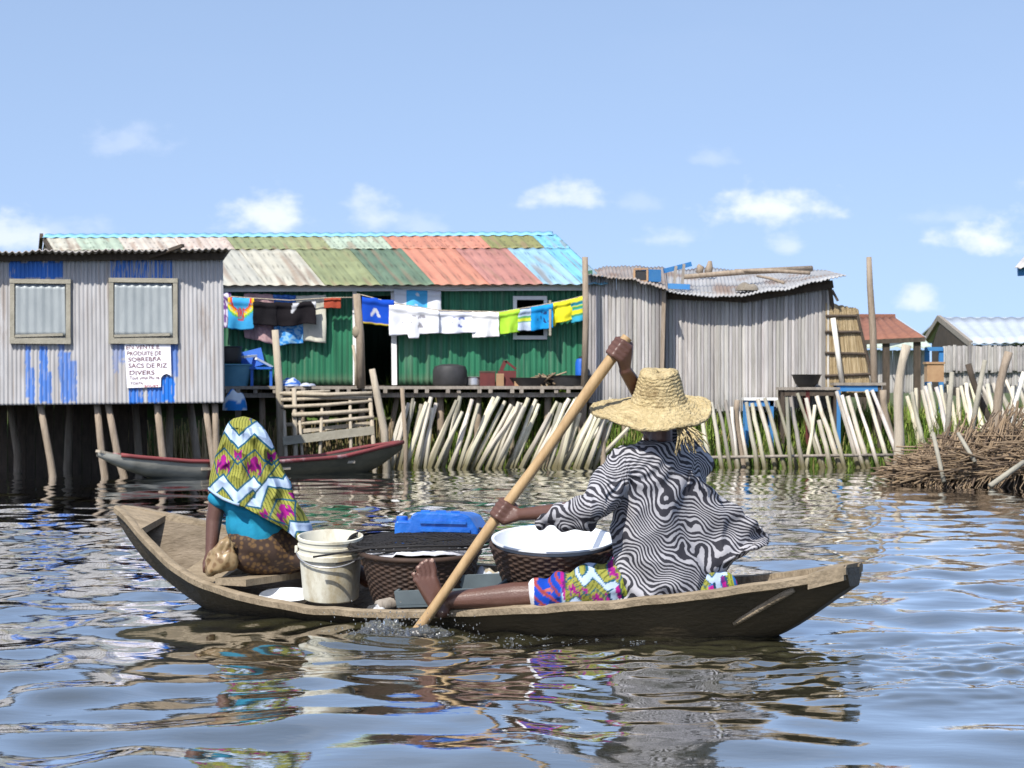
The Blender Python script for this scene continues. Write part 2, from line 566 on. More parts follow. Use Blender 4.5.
SC.view_settings.view_transform = 'Standard'
SC.view_settings.look = 'None'
SC.view_settings.exposure = EXPOSURE
SC.view_settings.gamma = 1
SC.cycles.max_bounces = 6
SC.cycles.use_denoising = True
SC.cycles.caustics_reflective = False
SC.cycles.caustics_refractive = False

# ------------------------------------------------------------------ the paddled boat's plan (needed by the water too)
BA, BB = Vector((-1.858, 10.42, 0)), Vector((1.373, 8.82, 0))
BAX = (BB - BA).normalized()
BN = Vector((BAX.y, -BAX.x, 0))            # towards the near side
BN = BN if BN.y < 0 else -BN
US = [0, .03, .06, .12, .18, .25, .35, .45, .55, .65, .75, .85, .92, .97, 1]
BH = [.035, .085, .135, .235, .31, .375, .435, .46, .465, .45, .40, .31, .22, .15, .10]   # half beam at the gunwale
WH = [.0, .0, .0, .05, .17, .26, .335, .37, .375, .36, .31, .20, .05, .0, .0]   # half beam at the water
KZ = [.385, .25, .15, .02, -.07, -.12, -.15, -.16, -.16, -.15, -.13, -.08, .01, .14, .215]
NEAR = ([119, 131, 145, 172, 205, 250, 310, 365, 420, 530, 620, 700, 757, 804, 853],
        [508, 523, 540, 567, 585, 598, 609, 612, 613, 608, 603, 594, 586, 580, 567])
FAR = ([130, 164, 208, 260, 330, 400, 485, 560, 640, 722, 766, 853],
       [508, 514, 523, 538, 553, 561, 567, 571, 576, 580, 577, 566])


def boat(u, v=0.0, z=0.0):
    """point in the boat: u along (0 bow, 1 stern), v metres towards the near side, z height"""
    return BA + (BB - BA) * u + BN * v + Vector((0, 0, z))


def gun(u, side):
    b = interp(u, US, BH)
    p = boat(u, b * side)
    x = 512 + F * p.x / p.y
    y = interp(x, *(NEAR if side > 0 else FAR))
    return Vector((p.x, p.y, H - (y - YH) / F * p.y))


NS = 72
us = [k / NS for k in range(NS + 1)]


def smooth_list(a, n=2):
    for _ in range(n):
        a = [a[0]] + [(a[i - 1] + 2 * a[i] + a[i + 1]) / 4 for i in range(1, len(a) - 1)] + [a[-1]]
    return a


bs = smooth_list([interp(u, US, BH) for u in us])
ks = smooth_list([interp(u, US, KZ) for u in us])
zn = smooth_list([gun(u, 1).z for u in us])
zf = smooth_list([gun(u, -1).z for u in us])
wbs = smooth_list([interp(u, [0, .05, .12, .25, .5, .8, .9, .95, 1], [.5, .15, .1, .36, .55, .45, .18, .25, .6]) for u in us])
zf = [max(a, b) for a, b in zip(zf, [z - .02 for z in zn])]



# ------------------------------------------------------------------ water
def build_water():
    rng = np.random.RandomState(5)
    ys = [2.2]
    while ys[-1] < 31:
        y = ys[-1]
        ys.append(y + min(max(y * y / F * .8, .008), .055))
    ys = np.array(ys)
    nx = 760
    s = np.linspace(-1, 1, nx)
    X = s[None, :] * (ys[:, None] * .36 + .8)
    Y = np.repeat(ys[:, None], nx, 1)
    Z = np.zeros_like(X)
    # slow swell plus shorter ripples; the near water is calmer and glassier, the middle distance is choppier
    def waves(n, l0, l1, slope, spread, seed):
        r = np.random.RandomState(seed)
        z = np.zeros_like(X)
        for i in range(n):
            lam = l0 * (l1 / l0) ** r.rand()
            th = r.normal(math.pi / 2 + .25, spread)
            k = 2 * math.pi / lam
            a = slope / k / math.sqrt(n / 2)
            z += a * np.sin(k * (X * math.cos(th) + Y * math.sin(th)) + r.rand() * 6.28)
        return z
    def bump(v, a, b):
        t = np.clip((v - a) / (b - a), 0, 1)
        return t * t * (3 - 2 * t)
    def field(sc, seed):
        r = np.random.RandomState(seed)
        z = np.zeros_like(X)
        for i in range(7):
            th = r.rand() * 6.28; k = sc * (0.6 + r.rand())
            z += np.sin(k * (X * math.cos(th) + Y * math.sin(th)) + r.rand() * 6.28)
        return z / 3.0
    Z += waves(16, .75, 2.2, .026, 1.0, 1)
    mod = np.clip(.75 + .45 * field(1.1, 8), .25, 1.5)
    far = 1 - bump(Y, 15, 24) * .65
    Z += waves(40, .30, .85, WAVE_MID, 1.5, 2) * mod * far * (1 + .45 * (1 - bump(Y, 7.0, 9.0)))
    Z += waves(24, .16, .34, .030, 1.6, 6) * (1 - bump(Y, 7.5, 9.5)) * np.clip(.5 + .8 * field(1.6, 12), 0, 1.5)
    near = .12 + .88 * bump(Y, 8.6, 12.5)
    Z += waves(30, .10, .28, WAVE_SMALL, .8, 3) * near * far * np.clip(.6 + .7 * field(.9, 9), .1, 1.6)
    # disturbed wake behind and beside the stern
    wk = np.exp(-((X - 1.55) / .9) ** 2 - ((Y - 8.0) / .75) ** 2) + .8 * np.exp(-((X - .5) / 1.0) ** 2 - ((Y - 8.25) / .35) ** 2)
    Z += waves(34, .07, .24, .14, 1.2, 4) * np.clip(wk, 0, 1)
    # rings where the paddle enters
    px, py = P(412, 632, 9.05).x, 8.98
    R = np.hypot(X - px, Y - py)
    Z += .016 * np.cos(R * 30) * np.exp(-R * 2.6)
    edge = bump(Y, 2.2, 3.0) * (1 - bump(np.abs(s)[None, :] + 0 * X, .93, 1.0))
    Z *= edge
    nrow = len(ys)
    V = np.stack([X, Y, Z], -1).reshape(-1, 3)
    idx = np.arange(nrow * nx).reshape(nrow, nx)
    Q = np.stack([idx[:-1, :-1], idx[:-1, 1:], idx[1:, 1:], idx[1:, :-1]], -1).reshape(-1, 4)
    # no water inside the hull
    C = V[Q].mean(1)
    d = C[:, :2] - np.array(BA[:2])
    Lb = (BB - BA).length
    u = (d @ np.array(BAX[:2])) / Lb
    v = d @ np.array(BN[:2])
    hw = []
    for i in range(NS + 1):
        f = max(0, -ks[i]) / (min(zn[i], zf[i]) - ks[i])
        hw.append(bs[i] * (wbs[i] + (1 - wbs[i]) * f ** .85) - .03 if ks[i] < -.015 else -.1)
    hb = np.interp(u, us, hw, left=-.1, right=-.1)
    Q = Q[~((np.abs(v) < hb) & (u > .05) & (u < .95))]
    vs = V.tolist()
    n0 = len(vs)
    fs = Q.tolist()
    x0, x1 = X[0, 0], X[-1, 0]
    y0, y1 = ys[0], ys[-1]
    B = 2500
    vs += [(x0, y0, 0), (-x0, y0, 0), (-x1, y1, 0), (x1, y1, 0), (-B, -B, 0), (B, -B, 0), (B, B, 0), (-B, B, 0)]
    fs += [(n0 + 4, n0 + 5, n0 + 1, n0), (n0 + 5, n0 + 6, n0 + 2, n0 + 1), (n0 + 6, n0 + 7, n0 + 3, n0 + 2), (n0 + 7, n0 + 4, n0, n0 + 3)]
    me = bpy.data.meshes.new('water')
    me.from_pydata(vs, [], fs)
    me.polygons.foreach_set('use_smooth', [True] * len(me.polygons))
    me.update()
    m, nt, b = nodes_of('lagoon_water')
    N, L = nt.nodes, nt.links
    b.inputs['Base Color'].default_value = (*WATER_COL, 1)
    b.inputs['Roughness'].default_value = .035
    b.inputs['IOR'].default_value = WATER_IOR
    b.inputs['Specular IOR Level'].default_value = .5
    tc = N.new('ShaderNodeTexCoord')
    n1 = N.new('ShaderNodeTexNoise'); n1.inputs['Scale'].default_value = 9; n1.inputs['Detail'].default_value = 3
    mp = N.new('ShaderNodeMapping'); mp.inputs['Scale'].default_value = (.8, 1.3, 1)
    L.new(tc.outputs['Object'], mp.inputs['Vector']); L.new(mp.outputs[0], n1.inputs['Vector'])
    bp = N.new('ShaderNodeBump'); bp.inputs['Strength'].default_value = WATER_BUMP; bp.inputs['Distance'].default_value = .02
    L.new(n1.outputs[0], bp.inputs['Height']); L.new(bp.outputs[0], b.inputs['Normal'])
    # murky water under a mirror-bright surface film: the sheen grows towards grazing view
    b.inputs['Specular IOR Level'].default_value = 0
    gl = N.new('ShaderNodeBsdfGlossy'); gl.inputs['Roughness'].default_value = .03
    gl.inputs['Color'].default_value = (.97, .98, 1, 1)
    L.new(bp.outputs[0], gl.inputs['Normal'])
    fr = N.new('ShaderNodeFresnel'); fr.inputs['IOR'].default_value = WATER_IOR
    L.new(bp.outputs[0], fr.inputs['Normal'])
    fm = N.new('ShaderNodeMath'); fm.operation = 'MULTIPLY_ADD'; fm.use_clamp = True
    fm.inputs[1].default_value = 1.45; fm.inputs[2].default_value = .10
    L.new(fr.outputs[0], fm.inputs[0])
    ms = N.new('ShaderNodeMixShader')
    L.new(fm.outputs[0], ms.inputs[0]); L.new(b.outputs[0], ms.inputs[1]); L.new(gl.outputs[0], ms.inputs[2])
    L.new(ms.outputs[0], N['Material Output'].inputs['Surface'])
    me.materials.append(m)
    o = bpy.data.objects.new('water', me)
    COL.objects.link(o)
    tag(o, 'rippled brown-green lagoon water reflecting the sky', 'water', kind='structure')


build_water()


# ------------------------------------------------------------------ the bank and the land behind it
def land_z(x, y):
    t = max(0.0, min(1.0, (y - 28.25) / .9))
    t = t * t * (3 - 2 * t)
    z = -.5 + .95 * t ** .6 if y > 28.25 else -.5
    if y > 28.7:          # bank raised under the long house to hide lit land and keep it dark
        k = max(0, min(1, (2.0 - x) / 1.0)) * max(0, min(1, (y - 28.7) / 1.6))
        z += .58 * k * (3 - 2 * k) * k * (1 if y < 60 else 0)
    return z + (.10 * nz(x, y, 0, .9) + .05 * nz(x, y, 3, 3)) * t


def bank_front(x):
    return .18 * nz(x, 0, 0, .7) + (0 if x < 5 else .12 * (x - 5))


mb = MB()
yl = [28.0, 28.2, 28.3, 28.4, 28.5, 28.65, 28.8, 29.0, 29.3, 29.8, 30.5, 32, 35, 40, 50, 70, 120, 400, 3000]
xl = [-3000, -400, -120, -60, -40, -25] + list(np.arange(-18, 22, .25)) + [25, 40, 60, 120, 400, 3000]
vs = [(x, y + (bank_front(x) if y < 40 else 0), land_z(x, y)) for y in yl for x in xl]
nxl = len(xl)
mb.add(vs, [(j * nxl + i, j * nxl + i + 1, (j + 1) * nxl + i + 1, (j + 1) * nxl + i) for j in range(len(yl) - 1) for i in range(nxl - 1)])
tag(mb.build('ground', 'soil', smooth=True, origin=(0, 0, 0)), 'earth bank and flat land behind the pole fence', 'ground', kind='structure')

# grass along the bank
mb = MB()


def blade(x, y, z, h, w, lean, ang, col):
    dx, dy = math.cos(ang), math.sin(ang)
    p0 = Vector((x, y, z)); s = Vector((-dy, dx, 0)) * w
    p1 = p0 + Vector((dx * lean * .35, dy * lean * .35, h * .6)); p2 = p0 + Vector((dx * lean, dy * lean, h))
    c0 = tuple(c * .6 for c in col)
    mb.add([p0 - s, p0 + s, p1 + s * .7, p1 - s * .7, p2], [(0, 1, 2, 3), (3, 2, 4)], [c0, c0, col, col, col])


def dens(px):
    return interp(px, [380, 410, 440, 470, 500, 520, 560, 600, 640, 700, 760, 850, 900, 960, 1100], [.35, .8, .6, 1.1, .6, .9, .8, .9, 1.0, .9, .8, 1, .9, .8, .7])


for i in range(26000):
    y = 28.35 + RND.random() ** 1.3 * 1.9
    px = RND.uniform(385, 1120)
    if RND.random() > dens(px) * (.55 + .9 * max(0, nz(px * .03, y * 1.6, 0)) + .25):
        continue
    x = (px - 512) / F * y
    z = land_z(x, y)
    yb = y + bank_front(x)
    g = RND.random()
    col = lerp(Vector((.085, .17, .025)), Vector((.26, .33, .07)), g)
    if RND.random() < .14: col = Vector((.28, .23, .10))
    if y < 28.5: col = col * .9
    blade(x, yb, z - .02, RND.uniform(.12, .38) * (1.15 if y > 28.5 else .75), .009, RND.uniform(.03, .2), RND.uniform(0, 6.28), tuple(col))
tag(mb.build('grass', 'grass', origin=(0, 28.5, 0)), 'rough green grass growing on the bank behind the poles', 'grass', kind='stuff')

# reeds and dead stems under the houses, left
mb = MB()
for i in range(420):
    px = RND.gauss(185, 20) if i < 170 else RND.uniform(225, 400)
    Y = RND.uniform(28.4, 28.7)
    b = P(px, 462, Y); b.z = -.1
    h = RND.uniform(.35, .75)
    c = lerp(Vector((.36, .27, .16)), Vector((.16, .15, .05)), RND.random()) * (1.9 if i < 170 else 1)  # left clump's colour brightened to look sunlit, though it stands in shade
    mb.col = tuple(c)
    mb.tube([b, b + Vector((RND.gauss(0, .05), RND.gauss(0, .05), h))], [.012, .006], 4, False)
tag(mb.build('reeds', 'twig'), 'dry reed stems growing in the shade under the houses', 'reeds', kind='stuff')

# ------------------------------------------------------------------ left tin shed
def stilt(parent, x, ytop, x2, ybot, Y, r=.05, name='stilt', m='trunk', zb=-.45):
    a = P(x, ytop, Y); b = P(x2, ybot, Y)
    b = a + (b - a) * ((zb - a.z) / (b.z - a.z))
    mb = MB()
    mid = lerp(a, b, .5) + Vector((RND.gauss(0, .035), 0, 0))
    mb.tube([b, lerp(b, mid, .5), mid, lerp(mid, a, .5), a], [r * 1.05, r * 1.1, r, r * .95, r * .9], 9)
    return mb.build(name, m, parent, smooth=True)


SY = 25.0
shed = thing('tin_shed', 'grey corrugated tin shed on stilts with blue paint streaks and two shuttered windows', 'shed', P(90, 480, SY + 1.5))
x0, x1 = -70, 222


def shed_paint(px, py):
    """blue brush paint on the front wall"""
    rag = 3 * nz(px, py, 0, .25)
    s = nz(px * 3.1, py * .05, 7, 1.0)
    b = 0
    if 9 < px < 63 and 261 < py + rag < 278: b = .95 if s > -.45 else .3
    if 110 < px < 172 and 258 < py < 279: b = .9 if s > -.05 else .15
    for a, c, t, bt, k in ((25, 30, 345, 398, .75), (28, 34, 368, 403, .8), (39, 47, 345, 402, .85), (44, 51, 372, 404, .8), (58, 64, 342, 380, .6), (60, 70, 352, 402, .8), (70, 76, 360, 404, .7),
                           (112, 118, 343, 372, .35), (128, 142, 386, 404, .95), (146, 160, 386, 403, .9), (160, 173, 376, 402, 1.0), (166, 177, 342, 376, .75), (118, 126, 343, 360, .5)):
        if a + rag * .5 < px < c + rag * .5 and t < py < bt + 2 * rag:
            b = max(b, k if nz(px * 2.0, py * .06, 3) > -.35 else k * .45)
    if 161 < px < 172 and 374 < py < 380 and (px - 166.5) ** 2 + (py - 380) ** 2 > 30: b = 0
    return b


def shed_col(u, v):
    px = lerp(x0, x1, u); py = lerp(lerp(406, 403, u), 255, v)
    g = .45 + .07 * nz(px * .9, py * .02, 1) + .05 * nz(px * .15, py * .05, 5)
    base = Vector((g * 1.0, g * .985, g * .985))
    rust = max(0, nz(px * .35, py * .015, 9) - .25)
    base = lerp(base, Vector((.33, .27, .22)), min(.55, rust * 1.6))
    b = shed_paint(px, py)
    if b: base = lerp(base, Vector((.018, .165, .60)), b)
    return tuple(base)


mb = MB()
mb.corr(P(x0, 406, SY), P(x1 + 2, 403, SY), P(x1, 254, SY), P(x0, 256, SY), .048, .008, 70, shed_col, per=6)
mb.col = (.42, .42, .42)
br, tr = P(x1 + 2, 403, SY), P(x1, 254, SY)
bl, tl = P(x0, 406, SY), P(x0, 256, SY)
D = Vector((-.62, 3.0, 0)); dn = Vector((0, 0, -.12))
mb.corr(br, br + D, tr + D + dn, tr, .076, .009, 2)
mb.corr(bl + D, bl, tl, tl + D + dn, .076, .009, 2)
mb.corr(br + D, bl + D, tl + D + dn, tr + D + dn, .076, .009, 2)
mb.build('wall', 'tin', shed, smooth=True, solid=.006)
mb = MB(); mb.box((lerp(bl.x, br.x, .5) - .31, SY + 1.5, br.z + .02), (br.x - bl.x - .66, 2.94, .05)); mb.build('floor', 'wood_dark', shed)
mb = MB()
f0, f1 = P(x0 - 6, 253, SY - .28), P(231, 249, SY - .28)


def roof_rag(u, v):
    p = lerp(lerp(f0, f1, u), lerp(f0, f1, u) + Vector((-.75, 3.5, -.20)), v)
    return p + Vector((0, 0, .012 * math.sin(u * 2 * math.pi * 46) + (.03 * nz(u * 9, 0, 0) * (1 - v))))


mb.col = (.36, .33, .31)
mb.grid(roof_rag, 46 * 6, 4)
rf = mb.build('roof', 'tin', shed, smooth=True, solid=.012)
mb = MB()
mb.bar(P(x0, 258, SY - .06), P(224, 256, SY - .06), .06, .08)
mb.bar(P(150, 257, SY - .1), P(183, 245.5, SY - .36), .05, .035)
mb.build('roof_beam', 'wood_dark', rf)
for (a, b, t, bt) in ((10, 71, 279, 343), (109, 178, 278, 343)):
    wn = MB()
    sh = (0, 1) if a < 50 else (0, -1)
    tw = .065
    for (p, q, wd) in (((a, t + 2), (b, t + 2.6), .050), ((a, bt - 2.4), (b, bt - 2), .068)):
        wn.bar(P(*p, SY - .035), P(*q, SY - .035), .05, wd)
    for xx in (a + 2.5, b - 2.5):
        wn.bar(P(xx, t + 4.2, SY - .032), P(xx, bt - 5.2, SY - .032), .045, .050, up=(1, 0, 0))
    wo = wn.build('window', 'wood_frame', shed)
    s = MB()
    dd = .028
    s.corr(P(a + 4.5, bt - 6.5, SY - dd), P(b - 5, bt - 6.5, SY - dd), P(b - 6, t + 6, SY - dd), P(a + 5, t + 5, SY - dd), .095, .005, 10)
    s.build('shutter', 'shutter', wo, smooth=True, solid=.006)
    s = MB(); s.bar(P(a + 5, bt - 7, SY - .06), P(b - 8, bt - 8.5, SY - .06), .02, .03); s.build('batten', 'wood_frame', wo)
for (x, xb, yb) in ((40, 52, 478), (97, 106, 474), (108, 127, 478), (157, 164, 474), (205, 213, 472), (215, 218, 470)):
    stilt(shed, x, 404, xb, yb, SY + .12, .044 if x < 200 else .04)
mb = MB()  # boards added behind the stilts to black out the space under the shed
for k in range(22):
    xa = bl.x - .55 + k * .118
    mb.box((xa, SY + 2.9 + RND.uniform(-.01, .01), .2), (.112, .02, 1.26))
mb.build('shade_backing', 'wood_dark', shed)
for x in (-30, 10, 70, 135, 170, 190):
    stilt(shed, x, 404, x + RND.uniform(-5, 5), 470, SY + 2.6, .05)

sign = thing('sign_board', 'white hand-lettered board in French under the right shutter of the tin shed', 'sign', P(147, 388, SY - .03))
mb = MB(); a = P(124.5, 342.5, SY); b = P(171, 389, SY)
poly = [(124.5, 344), (170.5, 343), (171.3, 376.5), (170, 375.2), (166.5, 373.8), (163, 375.2), (161, 378), (160.7, 387), (127, 388)]
front = [P(x, y, SY - .035) for x, y in poly]
back = [p + Vector((0, .014, 0)) for p in front]
n = len(poly)
mb.add(front + back, [tuple(range(n - 1, -1, -1)), tuple(range(n, 2 * n))] + [(i, (i + 1) % n, n + (i + 1) % n, n + i) for i in range(n)])
mb.build('board', 'board', sign)


def lettering(text, x, ybase, width, height, Y, m, parent, slant=0.0, name='lettering'):
    """painted letters as flat outlines, fitted to a width and height in photo pixels and fixed on the plane Y"""
    cu = bpy.data.curves.new(name, 'FONT')
    cu.body = text
    cu.offset = .012
    o = bpy.data.objects.new(name, cu); COL.objects.link(o)
    dg = bpy.context.evaluated_depsgraph_get()
    me = bpy.data.meshes.new_from_object(o.evaluated_get(dg))
    bpy.data.objects.remove(o, do_unlink=True)
    co = np.empty(len(me.vertices) * 3, dtype=np.float32); me.vertices.foreach_get('co', co); co = co.reshape(-1, 3)
    co[:, 0] -= co[:, 0].min(); co[:, 1] -= co[:, 1].min()
    co[:, 0] *= width / co[:, 0].max(); co[:, 1] *= height / co[:, 1].max()
    jit = np.array([1.0 * nz(float(cx) * .35, ybase, 0) for cx in co[:, 0]])
    s = Y / F
    base = P(x, ybase, Y)
    off = Vector((0, 0, 0)); q = parent
    while q is not None:
        off += q.location; q = q.parent
    base = base - off
    out = np.zeros_like(co)
    out[:, 0] = base.x + co[:, 0] * s
    out[:, 1] = base.y
    out[:, 2] = base.z + (co[:, 1] + jit + slant * co[:, 0]) * s
    me.vertices.foreach_set('co', out.ravel()); me.update()
    me.materials.clear(); me.materials.append(M[m])
    r = bpy.data.objects.new(name, me); COL.objects.link(r); r.parent = parent
    return r


for (t, x, y, wd, h, m) in (('EN VENTE E.', 126.3, 349.3, 34, 4.0, 'ink'), ('PRODUITE DE', 127.2, 355.4, 34, 4.1, 'ink'), ('SOBREBRA', 128.3, 361.4, 33, 4.1, 'ink'),
                            ('SACS DE RIZ', 128.5, 368.0, 38.5, 4.4, 'ink'), ('DIVERS', 129.5, 375.0, 25, 4.4, 'ink'), ('Tout vous Plu va', 129.5, 379.6, 30, 3.2, 'ink'),
                            ('TOKPA', 130.3, 384.4, 13, 2.5, 'ink'), ('BOUET', 144.5, 387.2, 14, 2.3, 'redink')):
    lettering(t, x, y, wd, h, SY - .0375, m, sign, .012)

# ------------------------------------------------------------------ the long green house
GY, GW = 28.75, 29.0        # roof edge and front wall
house = thing('green_house', 'long green tin house with patchwork roof of cream, olive, salmon and blue sheets', 'house', P(400, 460, 30.5))
EL, ER = P(75, 285, GY), P(605, 283, GY)
RL, RR = P(45, 237, 31.6), P(553, 234.5, 31.6)
mb = MB()
back_l, back_r = RL + Vector((-.7, 2.6, -.75)), RR + Vector((-.6, 2.6, -.75))
mb.col = (.34, .33, .31)
mb.corr(back_r, back_l, RL, RR, .16, .018, 2)
roof = mb.build('roof', 'roof', house, smooth=True, solid=.008)
mb = MB(); mb.col = (.22, .48, .66)
mb.corr(RL + Vector((0, -.16, -.02)), RR + Vector((0, -.16, -.02)), RR + Vector((0, .05, .045)), RL + Vector((0, .05, .045)), .16, .008, 1)
mb.build('ridge_cap', 'roof', roof, smooth=True, solid=.008)


def rp(s, t):
    return lerp(lerp(EL, ER, s), lerp(RL, RR, s), t)


CREAM, PALEG, OLIVE, DKG, MINT, SALM, PINK, LBLU, CYAN = ((.50, .48, .39), (.40, .48, .37), (.27, .30, .15), (.135, .20, .13), (.42, .50, .38),
                                                         (.55, .235, .155), (.46, .215, .175), (.30, .50, .62), (.20, .50, .66))
low = [(0, .18, CREAM), (.18, .36, (.48, .47, .40)), (.36, .47, CREAM), (.47, .575, OLIVE), (.575, .675, DKG), (.675, .78, SALM), (.78, .88, PINK), (.88, .95, LBLU), (.95, 1, CYAN)]
high = [(0, .055, CREAM), (.055, .14, PALEG), (.14, .25, (.58, .52, .44)), (.25, .353, (.56, .47, .40)), (.353, .45, OLIVE), (.45, .54, (.30, .32, .16)), (.54, .655, MINT), (.655, .75, SALM), (.75, .85, (.58, .25, .17)),
        (.85, .955, (.26, .26, .10)), (.955, 1, CYAN)]
for rows, t0, t1, lift in ((low, -.02, .70, 0), (high, .69, .985, .010)):
    for a, b, c in rows:
        mb = MB()
        up = Vector((0, -.01, lift))
        tt0, tt1 = t0, t1
        if c == SALM and lift == 0: tt1 = .9

        def cf(u, v, c=c):
            k = .90 + .16 * nz(u * 2.2, v * 6 + c[0] * 40, 2) + (.10 * nz(u * 26, v * .9, c[1] * 50))
            st = .8 if (abs((u * 7) % 1 - .5) > .46) else 1
            if abs((v * 3) % 1 - .5) < .05 and (u * 14) % 1 < .18: st *= .55
            q = Vector(c) * (k * st)
            ru = nz(u * 9 + c[0] * 30, v * 1.6, c[2] * 70) + .25 * (1 - v) - .32
            if ru > 0: q = lerp(q, Vector((.24, .15, .10)), min(.55, ru * 2.0))
            return tuple(q)
        mb.corr(rp(a, tt0) + up, rp(b + .004, tt0 + .004 * RND.uniform(-1, 1)) + up, rp(b + .004, tt1) + up, rp(a, tt1) + up, .165, .0075, 12, cf, per=8)
        mb.build('roof_sheet', 'roof', roof, smooth=True, solid=.006)
mb = MB()
mb.bar(P(80, 289.5, GY + .12), P(603, 287.5, GY + .12), .03, .075)
mb.build('fascia', 'white', roof)
mb = MB()     # rafters at the open left gable
for k in range(6):
    t = k / 5
    a = lerp(RL, back_l, t * .8) + Vector((.02, 0, -.06)); b = lerp(RL, EL, t * .8) + Vector((.02, 0, -.06))
    mb.bar(a, b, .04, .04)
mb.bar(RL + Vector((0, 0, -.04)), EL + Vector((0, 0, -.05)), .05, .07)
mb.bar(RL + Vector((-.05, 0, .02)), back_l + Vector((0, 0, -.02)), .05, .07)
mb.build('rafter', 'wood_dark', roof)

DECKY = 386.5


def green(u, v, k=1.0):
    g = 1 + .35 * nz(u * 40, v * .7, 1) + .28 * nz(u * 7, v * 3, 4)
    c = Vector((.024, .145, .075)) * g
    d = nz(u * 22, v * 1.3, 11) - .22
    if d > 0: c = lerp(c, Vector((.11, .20, .13)), min(.6, d * 2.2))
    if v < .12: c = lerp(c, Vector((.14, .15, .10)), .35 + .3 * nz(u * 50, 0, 2))
    return tuple(c)


mb = MB()
wallz = [(222, 288), (288, 354)]
for a, b in wallz:
    mb.corr(P(a, 385, GW), P(b, 385, GW), P(b, 283, GW), P(a, 283, GW), .075, .010, 16, green)
mb.corr(P(398, 385, GW), P(516, 385, GW), P(516, 283, GW), P(398, 283, GW), .075, .010, 16, green)
mb.corr(P(516, 385, GW), P(546, 385, GW), P(546, 338, GW), P(516, 338, GW), .075, .010, 10, green)
mb.corr(P(516, 298, GW), P(546, 298, GW), P(546, 283, GW), P(516, 283, GW), .075, .010, 4, green)
mb.corr(P(546, 385, GW), P(592, 385, GW), P(592, 283, GW), P(546, 283, GW), .075, .010, 16, green)
mb.corr(P(354, 296, GW), P(398, 296, GW), P(398, 283, GW), P(354, 283, GW), .075, .010, 3, green)
mb.col = (.05, .12, .07)
bw = [P(592, 385, GW), P(592, 270, GW), P(75, 385, GW), P(75, 270, GW)]
Dp = Vector((-1.2, 4.6, 0))
mb.corr(bw[0], bw[0] + Dp, bw[1] + Dp, bw[1], .1, .01, 2)
mb.corr(bw[0] + Dp, bw[2] + Dp, bw[3] + Dp, bw[1] + Dp, .1, .01, 2)
mb.corr(bw[2] + Dp, bw[2], bw[3], bw[3] + Dp, .1, .01, 2)
mb.corr(P(75, 385, GW), P(222, 385, GW), P(222, 283, GW), P(75, 283, GW), .1, .01, 2)
mb.build('wall', 'paint', house, smooth=True, solid=.006)
mb = MB()
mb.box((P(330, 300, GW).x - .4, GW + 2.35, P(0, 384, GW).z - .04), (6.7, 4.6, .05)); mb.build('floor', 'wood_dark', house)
# white frames of door and window
mb = MB()
mb.bar(P(355, 385, GW - .04), P(354.5, 288, GW - .04), .05, .05, up=(1, 0, 0))
mb.bar(P(394.5, 385, GW - .04), P(393.5, 288, GW - .04), .05, .07, up=(1, 0, 0))
mb.build('door_frame', 'white', house)
wf = MB()
for p, q in (((513, 298), (547, 298)), ((513, 337.5), (547, 337.5))):
    wf.bar(P(*p, GW - .04), P(*q, GW - .04), .05, .05)
for p, q in (((515, 336), (515, 299.5)), ((545.5, 336), (545.5, 299.5))):
    wf.bar(P(*p, GW - .037), P(*q, GW - .037), .045, .05, up=(1, 0, 0))
wo = wf.build('window', 'white', house)
mb = MB(); mb.bar(P(550, 336, GW - .22), P(550, 301, GW - .18), .03, .14, up=(0, 1, 0)); mb.build('shutter', 'wood_frame', wo)
# the deck along the front
mb = MB()
for k in range(5):
    Yk = 28.38 + k * .126
    a, b = P(222, DECKY, Yk), P(592, DECKY, Yk)
    a.z = b.z = 1.03 + RND.uniform(-.008, .008)
    mb.bar(a, b, .118, .035)
for k in range(24):
    xx = lerp(226, 588, k / 23) + RND.uniform(-4, 4)
    a = P(xx, 390, 28.36); a.z = .985
    mb.bar(a + Vector((0, -RND.uniform(.0, .10), 0)), a + Vector((RND.uniform(-.05, .05), .9, 0)), .05, .05)
a, b = P(222, 394, 28.45), P(592, 393, 28.45); a.z = .93; b.z = .94
mb.bar(a, b, .07, .06)
mb.build('deck', 'wood_grey', house)
for x in (238, 262, 301, 330, 362, 398, 440, 478, 512, 548, 584):
    stilt(house, x, 392, x + RND.uniform(-6, 6), 466, 28.55 + RND.uniform(0, .2), RND.uniform(.035, .055))
for x in range(95, 590, 45):
    stilt(house, x, 392, x + RND.uniform(-6, 6), 460, 31 + RND.uniform(-.6, .6), .05)
# verandah posts
for (x, yt, xb, yb, Y, r, m) in ((275, 330, 281, 455, 28.28, .050, 'wood_pale'), (356.5, 294, 361, 388, 28.35, .055, 'trunk'), (353, 345, 356, 386, 28.5, .02, 'wood_pale')):
    a, b = P(x, yt, Y), P(xb, yb, Y)
    mb = MB(); mid = lerp(a, b, .45) + Vector((.02, 0, 0))
    mb.tube([b + Vector((.02, 0, -.45)) if yb > 400 else b, mid, a], [r * 1.1, r, r * .9], 9)
    mb.build('post', m, house, smooth=True)
mb = MB(); mb.col = (.30, .25, .18); k = P(357, 332, 28.35)
mb.ellipsoid(k, (.062, .062, .085)); mb.build('rag_binding', 'twig', house, smooth=True)

# ------------------------------------------------------------------ laundry
def line_y(x, which):
    if which == 'left': return interp(x, [215, 240, 290, 335, 356], [296, 298, 301, 298, 298])
    if which == 'leftback': return interp(x, [215, 260, 300, 350], [292, 294, 296, 293])
    if which == 'right': return interp(x, [356, 395, 440, 500, 540, 570, 592], [294, 304, 311, 312.5, 306, 300, 294])
    return interp(x, [356, 395, 440, 500], [287, 289, 291, 287])


